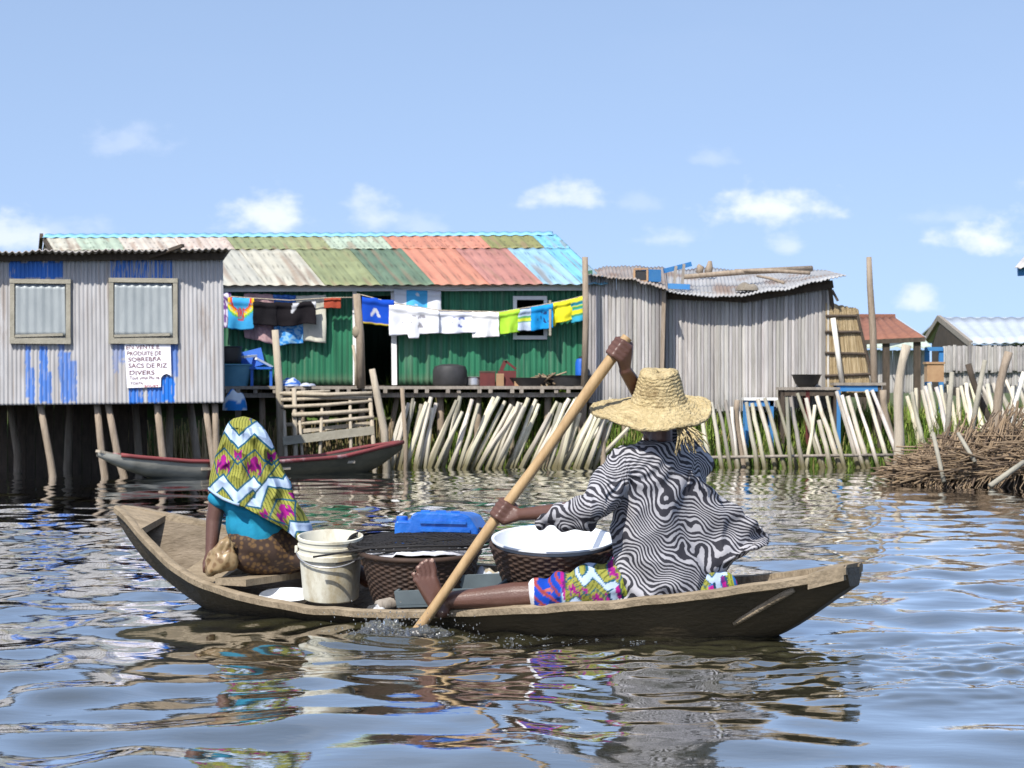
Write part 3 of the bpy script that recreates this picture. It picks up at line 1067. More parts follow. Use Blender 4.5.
def garment(x0, x1, yt, yb, Y, colfn, label, group='laundry drying on the lines of the green house', name='hanging_cloth', fold=.022, shape=None, seed=None):
    """yt(x), yb(s): top and bottom edges in photo rows; hangs as a doubled, gently folded cloth"""
    sd_ = seed if seed is not None else RND.uniform(0, 50)
    nf = max(2.2, (x1 - x0) / 11)

    def pt(s, t):
        x = lerp(x0, x1, s)
        y = lerp(yt(x) if callable(yt) else yt, yb(s) if callable(yb) else yb, t)
        if shape:
            x += shape(s, t)
        d = fold * (.25 + .9 * t) * (math.sin(s * nf * 6.28 / 2 + sd_ + .9 * t) + .8 * nz(s * 4, t * 2.5, sd_))
        x += 1.2 * nz(s * 3, t * 3, sd_ + 9) * t
        return P(x, y + .8 * nz(s * 5, t, sd_ + 3), Y + d - .02 * math.sin(math.pi * min(1, t * 4)))
    mb = MB()
    nu = max(14, int((x1 - x0) * 1.1))
    mb.grid(pt, nu, 22, colfn)
    o = mb.build(name, 'cloth', smooth=True, solid=.012)
    return tag(o, label, 'laundry', group)


def plain(c, k=.12):
    return lambda u, v: tuple(x * (1 + k * nz(u * 3, v * 3, c[0] * 30)) for x in c)


def rainbow(u, v):
    x, y = (u - .5) * 2, (v - .42) * 2
    if abs(x) < .22 and -.25 < y < .55: return (.5, .03, .04) if nz(u * 20, v * 20, 1) > -.1 else (.05, .25, .3)
    r = math.hypot(abs(x) - .08, y + .75)
    for k, c in ((.62, (.55, .04, .03)), (.76, (.75, .35, .02)), (.90, (.75, .65, .04)), (1.02, (.1, .4, .1))):
        if k < r < k + .13 and abs(x) > .25: return c
    return (.05, .33, .62)


def blotch(c1, c2, s, thr=0.0):
    return lambda u, v: c1 if nz(u * s, v * s, c1[0] * 20 + s) > thr else c2


def stripes(u, v):
    for a, b, c in ((.0, .36, (.42, .52, .66)), (.36, .44, (.10, .35, .12)), (.44, .56, (.62, .66, .05)), (.56, .63, (.08, .3, .2))):
        if a <= v < b: return c
    return (.50, .58, .70)


def towel(u, v):
    for a, b, c in ((.16, .30, (.04, .36, .48)), (.36, .42, (.05, .3, .12)), (.48, .68, (.66, .62, .03)), (.68, .74, (.05, .22, .1))):
        if a <= v < b: return c
    return (.04, .32, .46) if v > .42 else (.60, .60, .04)


def printed(c, ink, thr=.30):
    def f(u, v):
        if .25 < v < .75 and .2 < u < .8 and nz(u * 9, v * 5, 4) > thr: return ink
        return c
    return f


YF, YB = GY + .02, GY + .13
lf = lambda x: line_y(x, 'left')
lb = lambda x: line_y(x, 'leftback')
rf_ = lambda x: line_y(x, 'right')
rb = lambda x: line_y(x, 'rightback')
garment(219, 231, lb, 328, YF + .02, blotch((.62, .58, .68), (.14, .06, .22), 9), 'white and purple patterned shirt hanging beside the tin shed wall')
garment(228, 254, lf, lambda s: 328 + 2 * math.sin(s * 3), YF, rainbow, 'sky blue shirt with a red and rainbow print on the clothesline')
garment(244, 274, lb, lambda s: lerp(337, 345, s), YB, blotch((.50, .33, .33), (.40, .25, .26), 14), 'pale pink patterned wrap hanging behind the black skirts')
garment(273, 296, lb, 308, YB, blotch((.04, .12, .42), (.07, .2, .5), 8), 'dark blue cloth folded over the back line above the black skirt', fold=.01)
garment(253, 277, lambda x: lf(x) + 3, lambda s: 324 + 2 * s, YF - .02, plain((.012, .011, .013)), 'short plain black skirt hanging between the rainbow shirt and another black skirt')


def ears(u, v):
    for a in (.52, .97):
        if .0 < v < .45 and abs(u - a + .13 * (v if a < .7 else -v) * 2) < .085 * (1 - v * 1.6): return (.5, .5, .52)
    return (.014, .012, .014)


garment(275, 316, lambda x: lf(x) + 2, lambda s: 325 + 1.5 * math.sin(s * 6), YF - .03, ears, 'wide black skirt with two pale pointed ear shapes on the clothesline')
garment(274, 303, 322, lambda s: 346 - 3 * s, YB - .05, blotch((.04, .22, .55), (.22, .42, .62), 10), 'mottled blue cloth hanging below the black skirt with pale ears')
garment(296, 326, lb, lambda s: lerp(340, 343, s), YB, blotch((.60, .58, .48), (.52, .50, .42), 7, -.3), 'long cream cloth hanging behind the black skirt with pale ears')
garment(324, 341, lf, 308, YF, plain((.34, .065, .035)), 'small brick red cloth alone on the line left of the thick post', fold=.008)


def shorts(u, v):
    x, y = u - .42, v - .55
    if abs(x) < .16 and abs(y) < .16 and abs(abs(x) - (y + .16) * .45) < .05: return (.5, .5, .55)
    if v > .95: return (.6, .45, .05)
    return (.012, .07, .45)


garment(362, 394, lambda x: 297 + (x - 362) * .12, lambda s: lerp(323, 327, s), YF, shorts, 'royal blue shorts with a pale triangle emblem hanging in the doorway', fold=.012)


def panel(u, v):
    return (.09, .42, .72) if .26 < u < .72 and .02 < v < .95 and nz(u * 7, v * 7, 2) > -.55 else (.70, .71, .74)


garment(394, 441, rb, lambda s: 313 if s < .2 else 314, YB - .02, panel, 'white shirt with a light blue panel on the back line above the white shirts')
garment(389, 439, rf_, lambda s: 336 - 3 * s + (4 if .38 < s < .6 else 0), YF, printed((.78, .78, .80), (.32, .31, .34)), 'wide white shirt with a grey print on the front line beside the doorway')
garment(433, 476, rf_, lambda s: 334 - 1.5 * s, YF + .02, printed((.76, .77, .82), (.14, .18, .42), .36), 'white cloth with thin dark blue print, middle of the white laundry')
garment(472, 499, rf_, lambda s: 338 - 1.5 * s, YF - .01, plain((.80, .79, .78), .05), 'plain white shirt hanging beside the lime green one')
garment(497, 520, rf_, lambda s: 335 - 3 * s, YF, plain((.38, .66, .05)), 'lime green shirt on the front clothesline')
garment(518, 535, rf_, lambda s: 331, YF + .02, stripes, 'pale blue and yellow striped cloth hanging before the window')
garment(531, 553, rf_, lambda s: 331 - 3 * s, YF - .01, printed((.015, .26, .60), (.02, .05, .15), .25), 'bright blue shirt with a dark print before the window')
garment(551, 573, rf_, lambda s: 324 - 4 * s + (3 if s < .2 else 0), YF, plain((.74, .68, .03)), 'bright yellow shirt hanging beside the striped towel')
garment(571, 590, rf_, lambda s: 323 - 3 * s, YF - .01, towel, 'teal and yellow striped towel at the end of the line by the grey hut')
for which, xs, Y, lab in (('left', (218, 250, 290, 330, 356), YF, 'thin clothesline along the front of the green house, left of the thick post'),
                          ('right', (357, 395, 440, 500, 540, 570, 590), YF, 'thin clothesline from the thick post to the grey hut'),
                          ('rightback', (357, 395, 440, 500), YB - .02, 'short back clothesline under the salmon roof sheets')):
    mb = MB(); mb.tube([P(x, line_y(x, which) - .6, Y) for x in xs], .007, 5)
    tag(mb.build('clothesline', 'wood_pale', smooth=True), lab, 'clothesline')

# ------------------------------------------------------------------ things on the deck
DZ = 1.05


def on_deck(x, Y):
    return Vector(((x - 512) / F * Y, Y, DZ))


def vessel(name, label, cat, x, Y, prof, m, z=DZ, n=28, base=None, tilt=None, handles=False, group=None):
    loc = base or Vector(((x - 512) / F * Y, Y, z))
    t = thing(name, label, cat, loc, group)
    mb = MB()
    mtx = Matrix.Translation(loc) @ (tilt.to_4x4() if tilt else Matrix())
    mb.lathe(prof, n, mtx)
    mb.build('body', m, t, smooth=True, autosmooth=40)
    return t, mtx


px = GY / F
vessel('tub', 'light blue plastic tub on the deck beside the tin shed', 'tub', 232, 28.6, [(.20, 0), (.26, .26), (.275, .27), (.27, .285), (.25, .28), (.19, .03)], 'lightblue')
vessel('cooking_pot', 'black cooking pot stacked above the light blue tub beside the tin shed', 'pot', 227, 28.62, [(.17, 0), (.19, .03), (.19, .2), (.205, .21), (.17, .22), (.1, .2)], 'black', z=DZ + .30)
t, _ = vessel('wash_pot', 'big sooty round pot standing on its side rim against the green wall', 'pot', 450, 28.70, [(.20, 0), (.225, .03), (.225, .20), (.20, .26), (.10, .285), (.02, .29)], 'darkpot')
vessel('small_pot', 'small dull aluminium pot right of the big sooty pot', 'pot', 474, 28.75, [(.08, 0), (.10, .02), (.10, .11), (.115, .12), (.09, .125), (.08, .02)], 'metal')
t = thing('plastic_chair', 'blue plastic chair with pale armrest standing on the deck before the green wall', 'chair', on_deck(262, 28.85))
mb = MB()
for xx, yy in ((252, 28.55), (271, 28.55), (252, 28.86), (271, 28.86)):
    mm = MB(); a = on_deck(xx, yy); mm.bar(a, a + Vector((0, 0, .22)), .035, .035, up=(0, 1, 0)); mm.build('leg', 'blue', t)
mb = MB(); mb.box(on_deck(261.5, 28.70) + Vector((0, 0, .235)), (.30, .38, .03)); mb.build('seat', 'blue', t)
mb = MB(); mb.bar(on_deck(254, 28.88) + Vector((0, 0, .25)), on_deck(250, 28.92) + Vector((0, 0, .47)), .03, .3, up=(1, 0, 0)); mb.build('backrest', 'blue', t)
mb = MB(); mb.bar(on_deck(243, 28.68) + Vector((0, 0, .38)), on_deck(256, 28.9) + Vector((0, 0, .40)), .04, .03); mb.bar(on_deck(256, 28.7) + Vector((0, 0, .36)), on_deck(272, 28.9) + Vector((0, 0, .25)), .04, .03); mb.build('armrest', 'white', t)


def heap(name, label, cat, x0, x1, Y, h, colfn, dep=.2, z=DZ, seed=1.0, m='cloth', group=None, rough=1.0):
    a, b = (x0 - 512) / F * Y, (x1 - 512) / F * Y
    mb = MB()

    def fn(u, v):
        th = u * 2 * math.pi
        ph = v * math.pi / 2
        r = math.cos(ph) * (1 + .25 * rough * nz(math.cos(th) * 1.5, math.sin(th) * 1.5, seed))
        zz = h * math.sin(ph) * (1 + .5 * rough * nz(math.cos(th) * 2 * r, math.sin(th) * 2 * r, seed + 4))
        return Vector(((a + b) / 2 + (b - a) / 2 * r * math.cos(th), Y + dep * r * math.sin(th), z + max(0, zz)))
    mb.grid(fn, 28, 10, colfn, wrap=True)
    return tag(mb.build(name, m, smooth=True), label, cat, group)


heap('folded_cloth', 'crumpled blue and white cloth lying on the deck beside the blue chair', 'cloth', 279, 302, 28.5, .10, blotch((.05, .15, .5), (.5, .55, .65), 6))
heap('folded_cloth', 'flat pale cloth lying on the deck by the white front post', 'cloth', 299, 316, 28.5, .04, blotch((.55, .55, .58), (.3, .35, .5), 5), seed=3)
heap('plastic_bundle', 'blue and white plastic bundle hanging under the deck edge by the tin shed corner', 'bundle', 222, 247, 28.3, .26, blotch((.03, .20, .55), (.60, .66, .72), 4, -.05), z=.74, seed=5, dep=.16, rough=.35)
t = thing('crate', 'dark red crate on the deck right of the small pot', 'crate', on_deck(487, 28.75))
mb = MB(); c = on_deck(487.5, 28.75); mb.box(c + Vector((0, 0, .09)), (.20, .24, .18)); mb.build('body', 'redbrown', t)
mb = MB(); mb.box(c + Vector((0, 0, .188)), (.215, .25, .02)); mb.build('lid', 'wood_dark', t)
t = thing('crate', 'taller red plastic crate beside a cardboard piece on the deck', 'crate', on_deck(507, 28.72))
mb = MB(); c = on_deck(507, 28.72); mb.box(c + Vector((0, 0, .10)), (.24, .22, .20)); mb.build('body', 'redbrown', t)
mb = MB(); mb.bar(c + Vector((-.08, 0, .2)), c + Vector((-.02, 0, .33)), .03, .05); mb.bar(c + Vector((-.02, 0, .33)), c + Vector((.12, 0, .22)), .03, .03); mb.build('handle', 'redbrown', t)
mb = MB(); mb.box(on_deck(500, 28.58) + Vector((0, 0, .08)), (.10, .03, .16), Matrix.Rotation(.2, 3, 'X'))
tag(mb.build('cardboard_piece', 'cardboard'), 'small brown cardboard piece leaning on the red crate', 'cardboard')
mb = MB(); mb.box(on_deck(519, 28.6) + Vector((0, 0, .05)), (.12, .12, .10))
mb.box(on_deck(519, 28.6) + Vector((0, 0, .105)), (.10, .10, .012))
tag(mb.build('box', 'cardboard'), 'low tan box on the deck right of the red crate', 'box')
vessel('basin', 'wide dark basin on the deck beside the firewood', 'basin', 530, 28.68, [(.20, 0), (.27, .10), (.28, .11), (.26, .105), (.19, .02)], 'darkpot')
vessel('basin', 'wide black basin on the deck next to the blue barrel', 'basin', 569, 28.68, [(.24, 0), (.28, .13), (.30, .14), (.27, .135), (.22, .02)], 'black')
t, mt = vessel('barrel', 'bright blue plastic barrel at the right end of the deck', 'barrel', 581, 28.62, [(.062, 0), (.072, .02), (.075, .10), (.072, .12), (.075, .14), (.075, .30), (.06, .35), (.035, .36)], 'blue')
mb = MB(); mb.lathe([(.03, .36), (.03, .385), (.01, .39)], 16, mt); mb.build('cap', 'black', t, smooth=True, autosmooth=40)
mb = MB()
for k in range(34):
    a = on_deck(RND.uniform(538, 556), RND.uniform(28.5, 28.8)) + Vector((0, 0, RND.uniform(.02, .13)))
    d = Vector((RND.gauss(0, .10), RND.gauss(0, .06), RND.gauss(0, .035)))
    mb.col = tuple(lerp(Vector((.36, .28, .18)), Vector((.16, .12, .08)), RND.random()))
    mb.tube([a - d, a + d * .2 + Vector((0, 0, .01)), a + d], .012, 6)
tag(mb.build('firewood', 'twig', smooth=True), 'small heap of split firewood on the deck near the blue barrel', 'firewood', kind='stuff')

# ------------------------------------------------------------------ rack of poles and boards in front of the house
t = thing('wooden_rack', 'rickety rack of horizontal poles and one broad board at the water under the deck', 'rack', P(330, 458, 28.05))
RY = 28.05
for (xa, ya, xb, yb, r) in ((283, 393.5, 372, 393, .028), (281, 400, 372, 398, .026), (281, 407, 372, 401, .024), (292, 415, 373, 410, .03), (285, 425, 374, 417, .026), (280, 393.5, 330, 391, .02)):
    mb = MB(); a, b = P(xa, ya, RY + RND.uniform(0, .12)), P(xb, yb, RY + RND.uniform(0, .12))
    mb.tube([a, lerp(a, b, .5) + Vector((0, 0, RND.uniform(-.02, .02))), b], [r, r * .95, r * .85], 8); mb.build('rail', 'wood_pale', t, smooth=True)
mb = MB(); mb.bar(P(283, 441, RY), P(374, 430, RY + .05), .06, .11); mb.build('board', 'wood_frame', t)
mb = MB(); mb.bar(P(294, 432, RY + .1), P(372, 423, RY + .15), .04, .05); mb.build('board', 'wood_pale', t)
for (x, yt, xb, yb, r) in ((294, 388, 297, 458, .032), (299, 412, 306, 456, .02), (284, 410, 288, 455, .025), (322, 405, 318, 455, .022), (350, 400, 352, 452, .022), (370, 398, 378, 452, .03)):
    a, b = P(x, yt, RY + .05), P(xb, yb, RY + .05); b.z = -.45
    mb = MB(); mb.tube([b, lerp(a, b, .5), a], [r, r, r * .9], 8); mb.build('post', 'wood_pale', t, smooth=True)
a, b = P(372, 369, 27.95), P(389, 458, 27.95); b.z = -.45
mb = MB(); mb.tube([b, P(384, 430, 27.95), P(377, 395, 27.95), a], [.05, .05, .048, .04], 9)
tag(mb.build('mooring_pole', 'wood_pale', smooth=True), 'weathered slanting pole standing right of the rack, top above the deck', 'pole')
a, b = P(402, 388, 28.0), P(405, 458, 28.0); b.z = -.45
mb = MB(); mb.tube([b, lerp(a, b, .5) + Vector((.03, 0, 0)), a], [.03, .028, .025], 8)
tag(mb.build('mooring_pole', 'trunk', smooth=True), 'thin dark upright pole at the moored canoe\'s right tip', 'pole')

# ------------------------------------------------------------------ grey slat huts with metal roofs
def slat_wall(mb, px0, px1, top, bot, Y, dirv=None, wpx=(2.2, 4.6), lean=0):
    x = px0
    while x < px1:
        wd = RND.uniform(*wpx)
        xe = min(px1, x + wd)
        g = RND.uniform(.34, .56) * (1 + .2 * nz(x * .06, 0, 3))
        if RND.random() < .07: g *= .6
        tint = Vector((1.0, RND.uniform(.94, .97), RND.uniform(.87, .94)))
        t0, b0 = top((x + xe) / 2) + RND.uniform(-.6, .6), bot((x + xe) / 2) + RND.uniform(-1.6, 1.6)
        a, b = P((x + xe) / 2 + lean + RND.uniform(-.4, .4), b0, Y), P((x + xe) / 2 + RND.uniform(-.4, .4), t0, Y)
        off = RND.uniform(-.012, .012)
        ww = (xe - x) / F * Y * .97
        nseg = 7
        vs, cs = [], []
        for k in range(nseg + 1):
            p = lerp(a, b, k / nseg) + Vector((0, off + .006 * nz(x, k * .5, 1), 0))
            gg = g * (1 + .18 * nz(x * 1.3, k * .6, 8))
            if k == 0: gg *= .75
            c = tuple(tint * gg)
            vs += [p + Vector((-ww / 2, .012, 0)), p + Vector((-ww * .22, -.004, 0)), p + Vector((ww * .22, -.004, 0)), p + Vector((ww / 2, .012, 0))]
            cs += [c] * 4
        fs = [(k * 4 + i, k * 4 + i + 1, (k + 1) * 4 + i + 1, (k + 1) * 4 + i) for k in range(nseg) for i in range(3)]
        mb.add(vs, fs, cs)
        x = xe + RND.choice([0, 0, .05, .25])


def hut(label, px0, px1, top, bot, Y, depth, group):
    t = thing('slat_hut', label, 'hut', P((px0 + px1) / 2, 425, Y + depth / 2), group)
    mb = MB()
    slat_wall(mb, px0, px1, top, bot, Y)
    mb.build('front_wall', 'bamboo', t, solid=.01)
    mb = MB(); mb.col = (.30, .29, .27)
    D = Vector((0, depth, 0))
    A, B, C, E = P(px1, bot(px1), Y + .02), P(px1, top(px1), Y + .02), P(px0, bot(px0), Y + .02), P(px0, top(px0), Y + .02)
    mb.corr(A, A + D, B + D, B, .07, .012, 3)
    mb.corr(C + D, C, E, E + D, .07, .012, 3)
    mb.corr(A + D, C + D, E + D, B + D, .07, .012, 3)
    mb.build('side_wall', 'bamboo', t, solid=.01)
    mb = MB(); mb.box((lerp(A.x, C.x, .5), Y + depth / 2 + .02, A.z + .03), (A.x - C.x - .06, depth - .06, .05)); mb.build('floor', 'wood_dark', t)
    for x in np.linspace(px0 + 3, px1 - 3, max(3, int((px1 - px0) / 28))):
        a = P(float(x), bot(float(x)), Y + .1)
        m2 = MB(); m2.tube([Vector((a.x, a.y, .1)), a + Vector((0, 0, .02))], [.045, .04], 8); m2.build('stilt', 'trunk', t, smooth=True)
    return t


HY = 29.05
topA = lambda x: interp(x, [585, 600, 635, 664], [275, 275.5, 279, 287])
topB = lambda x: interp(x, [660, 680, 740, 790, 830], [288, 291, 294, 286.5, 278])
HA = 28.75
hA = hut('narrow grey slat hut beside the green house with a blue box on its roof', 588, 662, topA, lambda x: 403 + (x - 588) * .02, HA, 2.6, 'grey slat huts')
hB = hut('wide grey slat hut with sagging light metal roof and sticks lying on top', 665, 829, topB, lambda x: interp(x, [665, 740, 829], [408, 411, 408]), HY, 3.0, 'grey slat huts')


def sag_roof(parent, pts, pitch_px, Yf, Yb, backs, colr, rag=.8):
    """front edge through photo points pts at Yf, back edge through backs at Yb"""
    xs, ys = zip(*pts); xb, yb = zip(*backs)
    n = int((xs[-1] - xs[0]) / pitch_px)

    def fn(u, v):
        x = lerp(xs[0], xs[-1], u); y = interp(x, xs, ys) + rag * nz(x * .12, 0, 3)
        x2 = lerp(xb[0], xb[-1], u); y2 = interp(x2, xb, yb)
        p = lerp(P(x, y, Yf), P(x2, y2, Yb), v)
        p.z += .009 * math.sin(u * n * 2 * math.pi) + .025 * nz(u * 8, v * 3, 5)
        return p

    def cf(u, v):
        g = 1 + .25 * nz(u * 6, v * 3, 1) + .15 * nz(u * 25, v * 2, 2)
        c = Vector(colr) * g
        r = nz(u * 7, v * 5, 8)
        if r > .12: c = lerp(c, Vector((.24, .16, .11)), min(.8, (r - .12) * 3))
        return tuple(c)
    mb = MB(); mb.grid(fn, n * 7, 10, cf)
    return mb.build('roof', 'roof', parent, smooth=True, solid=.012)


rA = sag_roof(hA, [(583, 275), (600, 276), (635, 280), (668, 290)], 3.6, HA - .20, HA + 2.8, [(580, 270), (620, 266), (665, 268)], (.30, .26, .23))
rB = sag_roof(hB, [(655, 288), (668, 292), (700, 296), (742, 296), (790, 288), (846, 275)], 3.9, HY - .30, HY + 3.2, [(655, 271), (700, 268), (760, 271), (828, 271)], (.36, .36, .36))
mb = MB(); mb.bar(P(668, 296, HY - .05), P(742, 299, HY - .05), .05, .08); mb.bar(P(742, 299, HY - .05), P(833, 284, HY - .05), .05, .10); mb.build('roof_beam', 'wood_dark', rB)  # right half thickened, its dark wood standing in for the eave's shadow gap
mb = MB()
mb.bar(P(830, 287, HY - .05), P(833, 312, HY + .02), .04, .04); mb.bar(P(832, 290, HY - .1), P(838, 301, HY - .1), .03, .03)
mb.build('corner_brace', 'wood_dark', hB)
mb = MB(); mb.bar(P(664, 288, HA - .03), P(661, 406, HA - .03), .05, .04, up=(0, 1, 0)); mb.build('corner_post', 'trunk', hA)
a = P(584, 383, 28.36); a.z = .98
mb = MB(); mb.tube([a, P(586, 320, 28.36), P(585, 257, 28.36)], [.045, .042, .038], 9)
tag(mb.build('tall_post', 'trunk', smooth=True), 'tall grey-brown post between the green house and the narrow grey hut', 'post')
# on the roofs
t = thing('roof_box', 'blue box with a dark open front lying on the narrow hut\'s roof', 'box', P(650, 279, HA + .2))
c = P(650, 276, HA + .2)
mb = MB(); mb.box(c, (.18, .26, .16), Matrix.Rotation(.5, 3, 'Z')); mb.build('body', 'bluepaint', t)
mb = MB()
for dx in (-1, 1):
    mb.bar(c + Vector((-.13 + .085 * dx, -.14, -.07)), c + Vector((-.13 + .085 * dx, -.14, .08)), .025, .025, up=(0, 1, 0))
mb.bar(c + Vector((-.22, -.14, .085)), c + Vector((-.04, -.14, .085)), .03, .02); mb.bar(c + Vector((-.22, -.14, -.075)), c + Vector((-.04, -.14, -.075)), .03, .02)
mb.build('front_frame', 'cardboard', t)
mb = MB(); mb.box(c + Vector((-.13, -.125, .005)), (.14, .02, .13)); mb.build('front', 'black', t)
t = thing('broken_chair', 'broken blue plastic chair lying on the roof between the two grey huts', 'chair', P(676, 284, HY - .02))
mb = MB(); mb.bar(P(664, 271, HY), P(691, 264, HY + .1), .05, .06); mb.build('backrest', 'bluepaint', t)
mb = MB(); mb.bar(P(668, 286, HY - .1), P(690, 287, HY - .15), .05, .07); mb.build('seat', 'bluepaint', t)
for x, y0, x2, y2 in ((674, 285, 676, 266), (682, 287, 684, 264)):
    mb = MB(); mb.bar(P(x, y0, HY - .05), P(x2, y2, HY - .02), .035, .035, up=(0, 1, 0)); mb.build('leg', 'wood_grey', t)
for (xa, ya, xb, yb, r, Y0, Y1, lab) in ((683, 277, 812, 268.5, .04, HY + .6, HY + 1.2, 'long thick pole lying across the wide hut\'s roof'),
                                     (735, 270.5, 810, 273, .026, HY + .9, HY + .5, 'shorter thin pole on the wide hut\'s roof under the long one'),
                                     (757, 276, 784, 283, .02, HY + .3, HY - .1, 'short bent stick near the roof edge of the wide hut')):
    mb = MB(); a, b = P(xa, ya, Y0), P(xb, yb, Y1); mb.tube([a, lerp(a, b, .5) + Vector((0, 0, .015)), b], [r * .8, r, r], 8)
    tag(mb.build('roof_pole', 'trunk', smooth=True), lab, 'pole', 'poles lying on the hut roof')
heap('stone', 'brownish stone weighing down the front of the wide hut\'s roof', 'stone', 734, 759, HY + .0, .10, plain((.27, .24, .20), .4), dep=.14, z=P(0, 290.5, HY).z, seed=8, m='thatch')
for x, h, lab in ((699, 270, 'dark lump of wood standing on the hut roof'), (708, 269, 'upright dark stump on the hut roof beside the lump')):
    mb = MB(); b = P(x, 269.5, HY + 1.6); b.z -= .05
    mb.tube([b, b + Vector((.02, 0, .08)), b + Vector((-.02 if x < 700 else .03, 0, .17 if x > 700 else .11))], [.055, .05, .025], 8)
    tag(mb.build('wood_stump', 'trunk', smooth=True), lab, 'wood', 'poles lying on the hut roof')

# ------------------------------------------------------------------ right of the huts
TY = 29.2
t = thing('reed_screen', 'upright straw screen tied to thin poles beside the wide grey hut', 'screen', P(848, 400, 29.08))
mb = MB()
for i in range(520):
    s = RND.random(); x = lerp(825, 872, s)
    tp = lerp(306, 312, s) + RND.uniform(-4, 4)
    a, b = P(x + RND.uniform(-1, 1), 397, 29.08 + RND.uniform(-.03, .03)), P(lerp(826, 857, s) + RND.uniform(-1, 1), tp, 29.08 + RND.uniform(-.03, .03))
    mb.col = tuple(lerp(Vector((.62, .51, .33)), Vector((.40, .31, .18)), RND.random()))
    mb.tube([a, b], [.016, .012], 4, False)
mb.build('straw', 'thatch', t)
for (xa, ya, xb, yb) in ((826, 316, 858, 316), (825, 332, 862, 332), (825, 353, 867, 354), (825, 376, 871, 374)):
    mb = MB(); mb.tube([P(xa, ya, 29.03), P(xb, yb, 29.03)], .022, 6); mb.build('rail', 'wood_dark', t)
mb = MB(); mb.tube([P(857, 314, 29.03), P(874, 385, 29.03)], .022, 6); mb.build('upright', 'wood_dark', t)
mb = MB(); mb.tube([P(833, 318, 28.97), P(842, 384, 28.97)], .035, 8); tag(mb.build('white_stick', 'pole', smooth=True), 'whitish stick leaning against the straw screen', 'stick')
b = P(876, 385, 29.0); b.z = .3
mb = MB(); mb.tube([b, P(873, 330, 29), P(870, 285, 29), P(869, 257, 29)], [.05, .048, .042, .035], 9)
tag(mb.build('tall_post', 'trunk', smooth=True), 'tallest bare post, standing before the rusty shelter and reaching into the sky', 'post')


def table(label, xa, xb, y, Y, dep, mtop, mleg, legs):
    t = thing('table', label, 'table', Vector((P((xa + xb) / 2, y, Y).x, Y + dep / 2, .0)))
    a, b = P(xa, y, Y), P(xb, y, Y)
    mb = MB(); mb.box(((a.x + b.x) / 2, Y + dep / 2, a.z), (b.x - a.x, dep, .035)); mb.build('tabletop', mtop, t)
    mb = MB()
    mb.bar(a + Vector((.05, .04, -.058)), b + Vector((-.05, .04, -.058)), .03, .075); mb.build('apron', mleg[0], t)
    for k, x in enumerate(legs):
        p = P(x, y, Y)
        for dy in (.05, dep - .05):
            mb = MB(); mb.bar(Vector((p.x, Y + dy, .25)), Vector((p.x, Y + dy, p.z - .019)), .05, .05, up=(0, 1, 0)); mb.build('leg', mleg[k % len(mleg)], t)
    return t


table('long grey-topped table on dark legs carrying the black basin', 779, 840, 388.5, 28.6, .36, 'wood_grey', ['wood_dark', 'redbrown', 'wood_dark'], (783, 808, 836))
table('grey-topped table with blue apron right of the basin table', 834, 886, 384, 28.58, .36, 'wood_grey', ['bluepaint', 'wood_dark'], (839, 880))
table('low blue bench behind the white poles before the wide hut', 744, 778, 399, 28.65, .3, 'white', ['bluepaint'], (747, 772))
vessel('basin', 'black half-round basin standing on the grey-topped table', 'basin', 806.5, 28.80, [(.10, 0), (.15, .05), (.19, .15), (.205, .165), (.18, .16), (.1, .03)], 'black', z=P(0, 388.5, 28.6).z + .0185)

t = thing('open_shelter', 'open shelter with a rusty brown pyramid roof on dark posts', 'shelter', P(895, 400, 46))
mb = MB()
SYY = 44.0
A, B = P(857, 341, SYY), P(926, 338, SYY); C, D_ = P(893, 317, 47), P(858, 317, 47)
mb.corr(A, B, C, D_, .25, .02, 4)
mb.build('roof', 'rust', t, smooth=True, solid=.02)
mb = MB(); A2, B2 = P(895, 317, 47.05), P(926, 337.5, SYY + .05)
mb.add([A2, B2, B2 + Vector((.1, 5.5, -.1)), A2 + Vector((0, 1.5, 0))], [(0, 1, 2, 3)]); mb.build('side_roof', 'paleroof', t, solid=.02)
mb = MB(); mb.bar(P(858, 316, 47), P(895, 316, 47), .1, .08); mb.build('ridge_cap', 'rust', t)
mb = MB(); mb.bar(P(858, 342.5, SYY), P(925, 339.5, SYY), .05, .09); mb.build('fascia', 'wood_dark', t)
for x in (863, 886, 917):
    p = P(x, 342, SYY + .1); mb = MB(); mb.bar(Vector((p.x, p.y, .3)), p, .13, .13, up=(0, 1, 0)); mb.build('post', 'wood_dark', t)
t = thing('plank_house', 'low whitish slat house with pale green roof edge behind the rusty shelter', 'house', P(895, 400, 50))
mb = MB(); slat_wall(mb, 858, 926, lambda x: 350, lambda x: 393, 50, wpx=(2, 3.5)); mb.build('wall', 'bamboo', t, solid=.02)
mb = MB(); mb.col = (.55, .62, .50); mb.corr(P(860, 347, 49.5), P(931, 347, 49.5), P(922, 338, 54), P(858, 338, 54), .25, .02, 2); mb.build('roof', 'roof', t, solid=.03)
mb = MB(); mb.col = (.4, .4, .38); a, b = P(926, 393, 50), P(926, 350, 50); mb.corr(a, a + Vector((0, 4, 0)), b + Vector((0, 4, 0)), b, .1, .02, 2); mb.build('side_wall', 'bamboo', t, solid=.02)

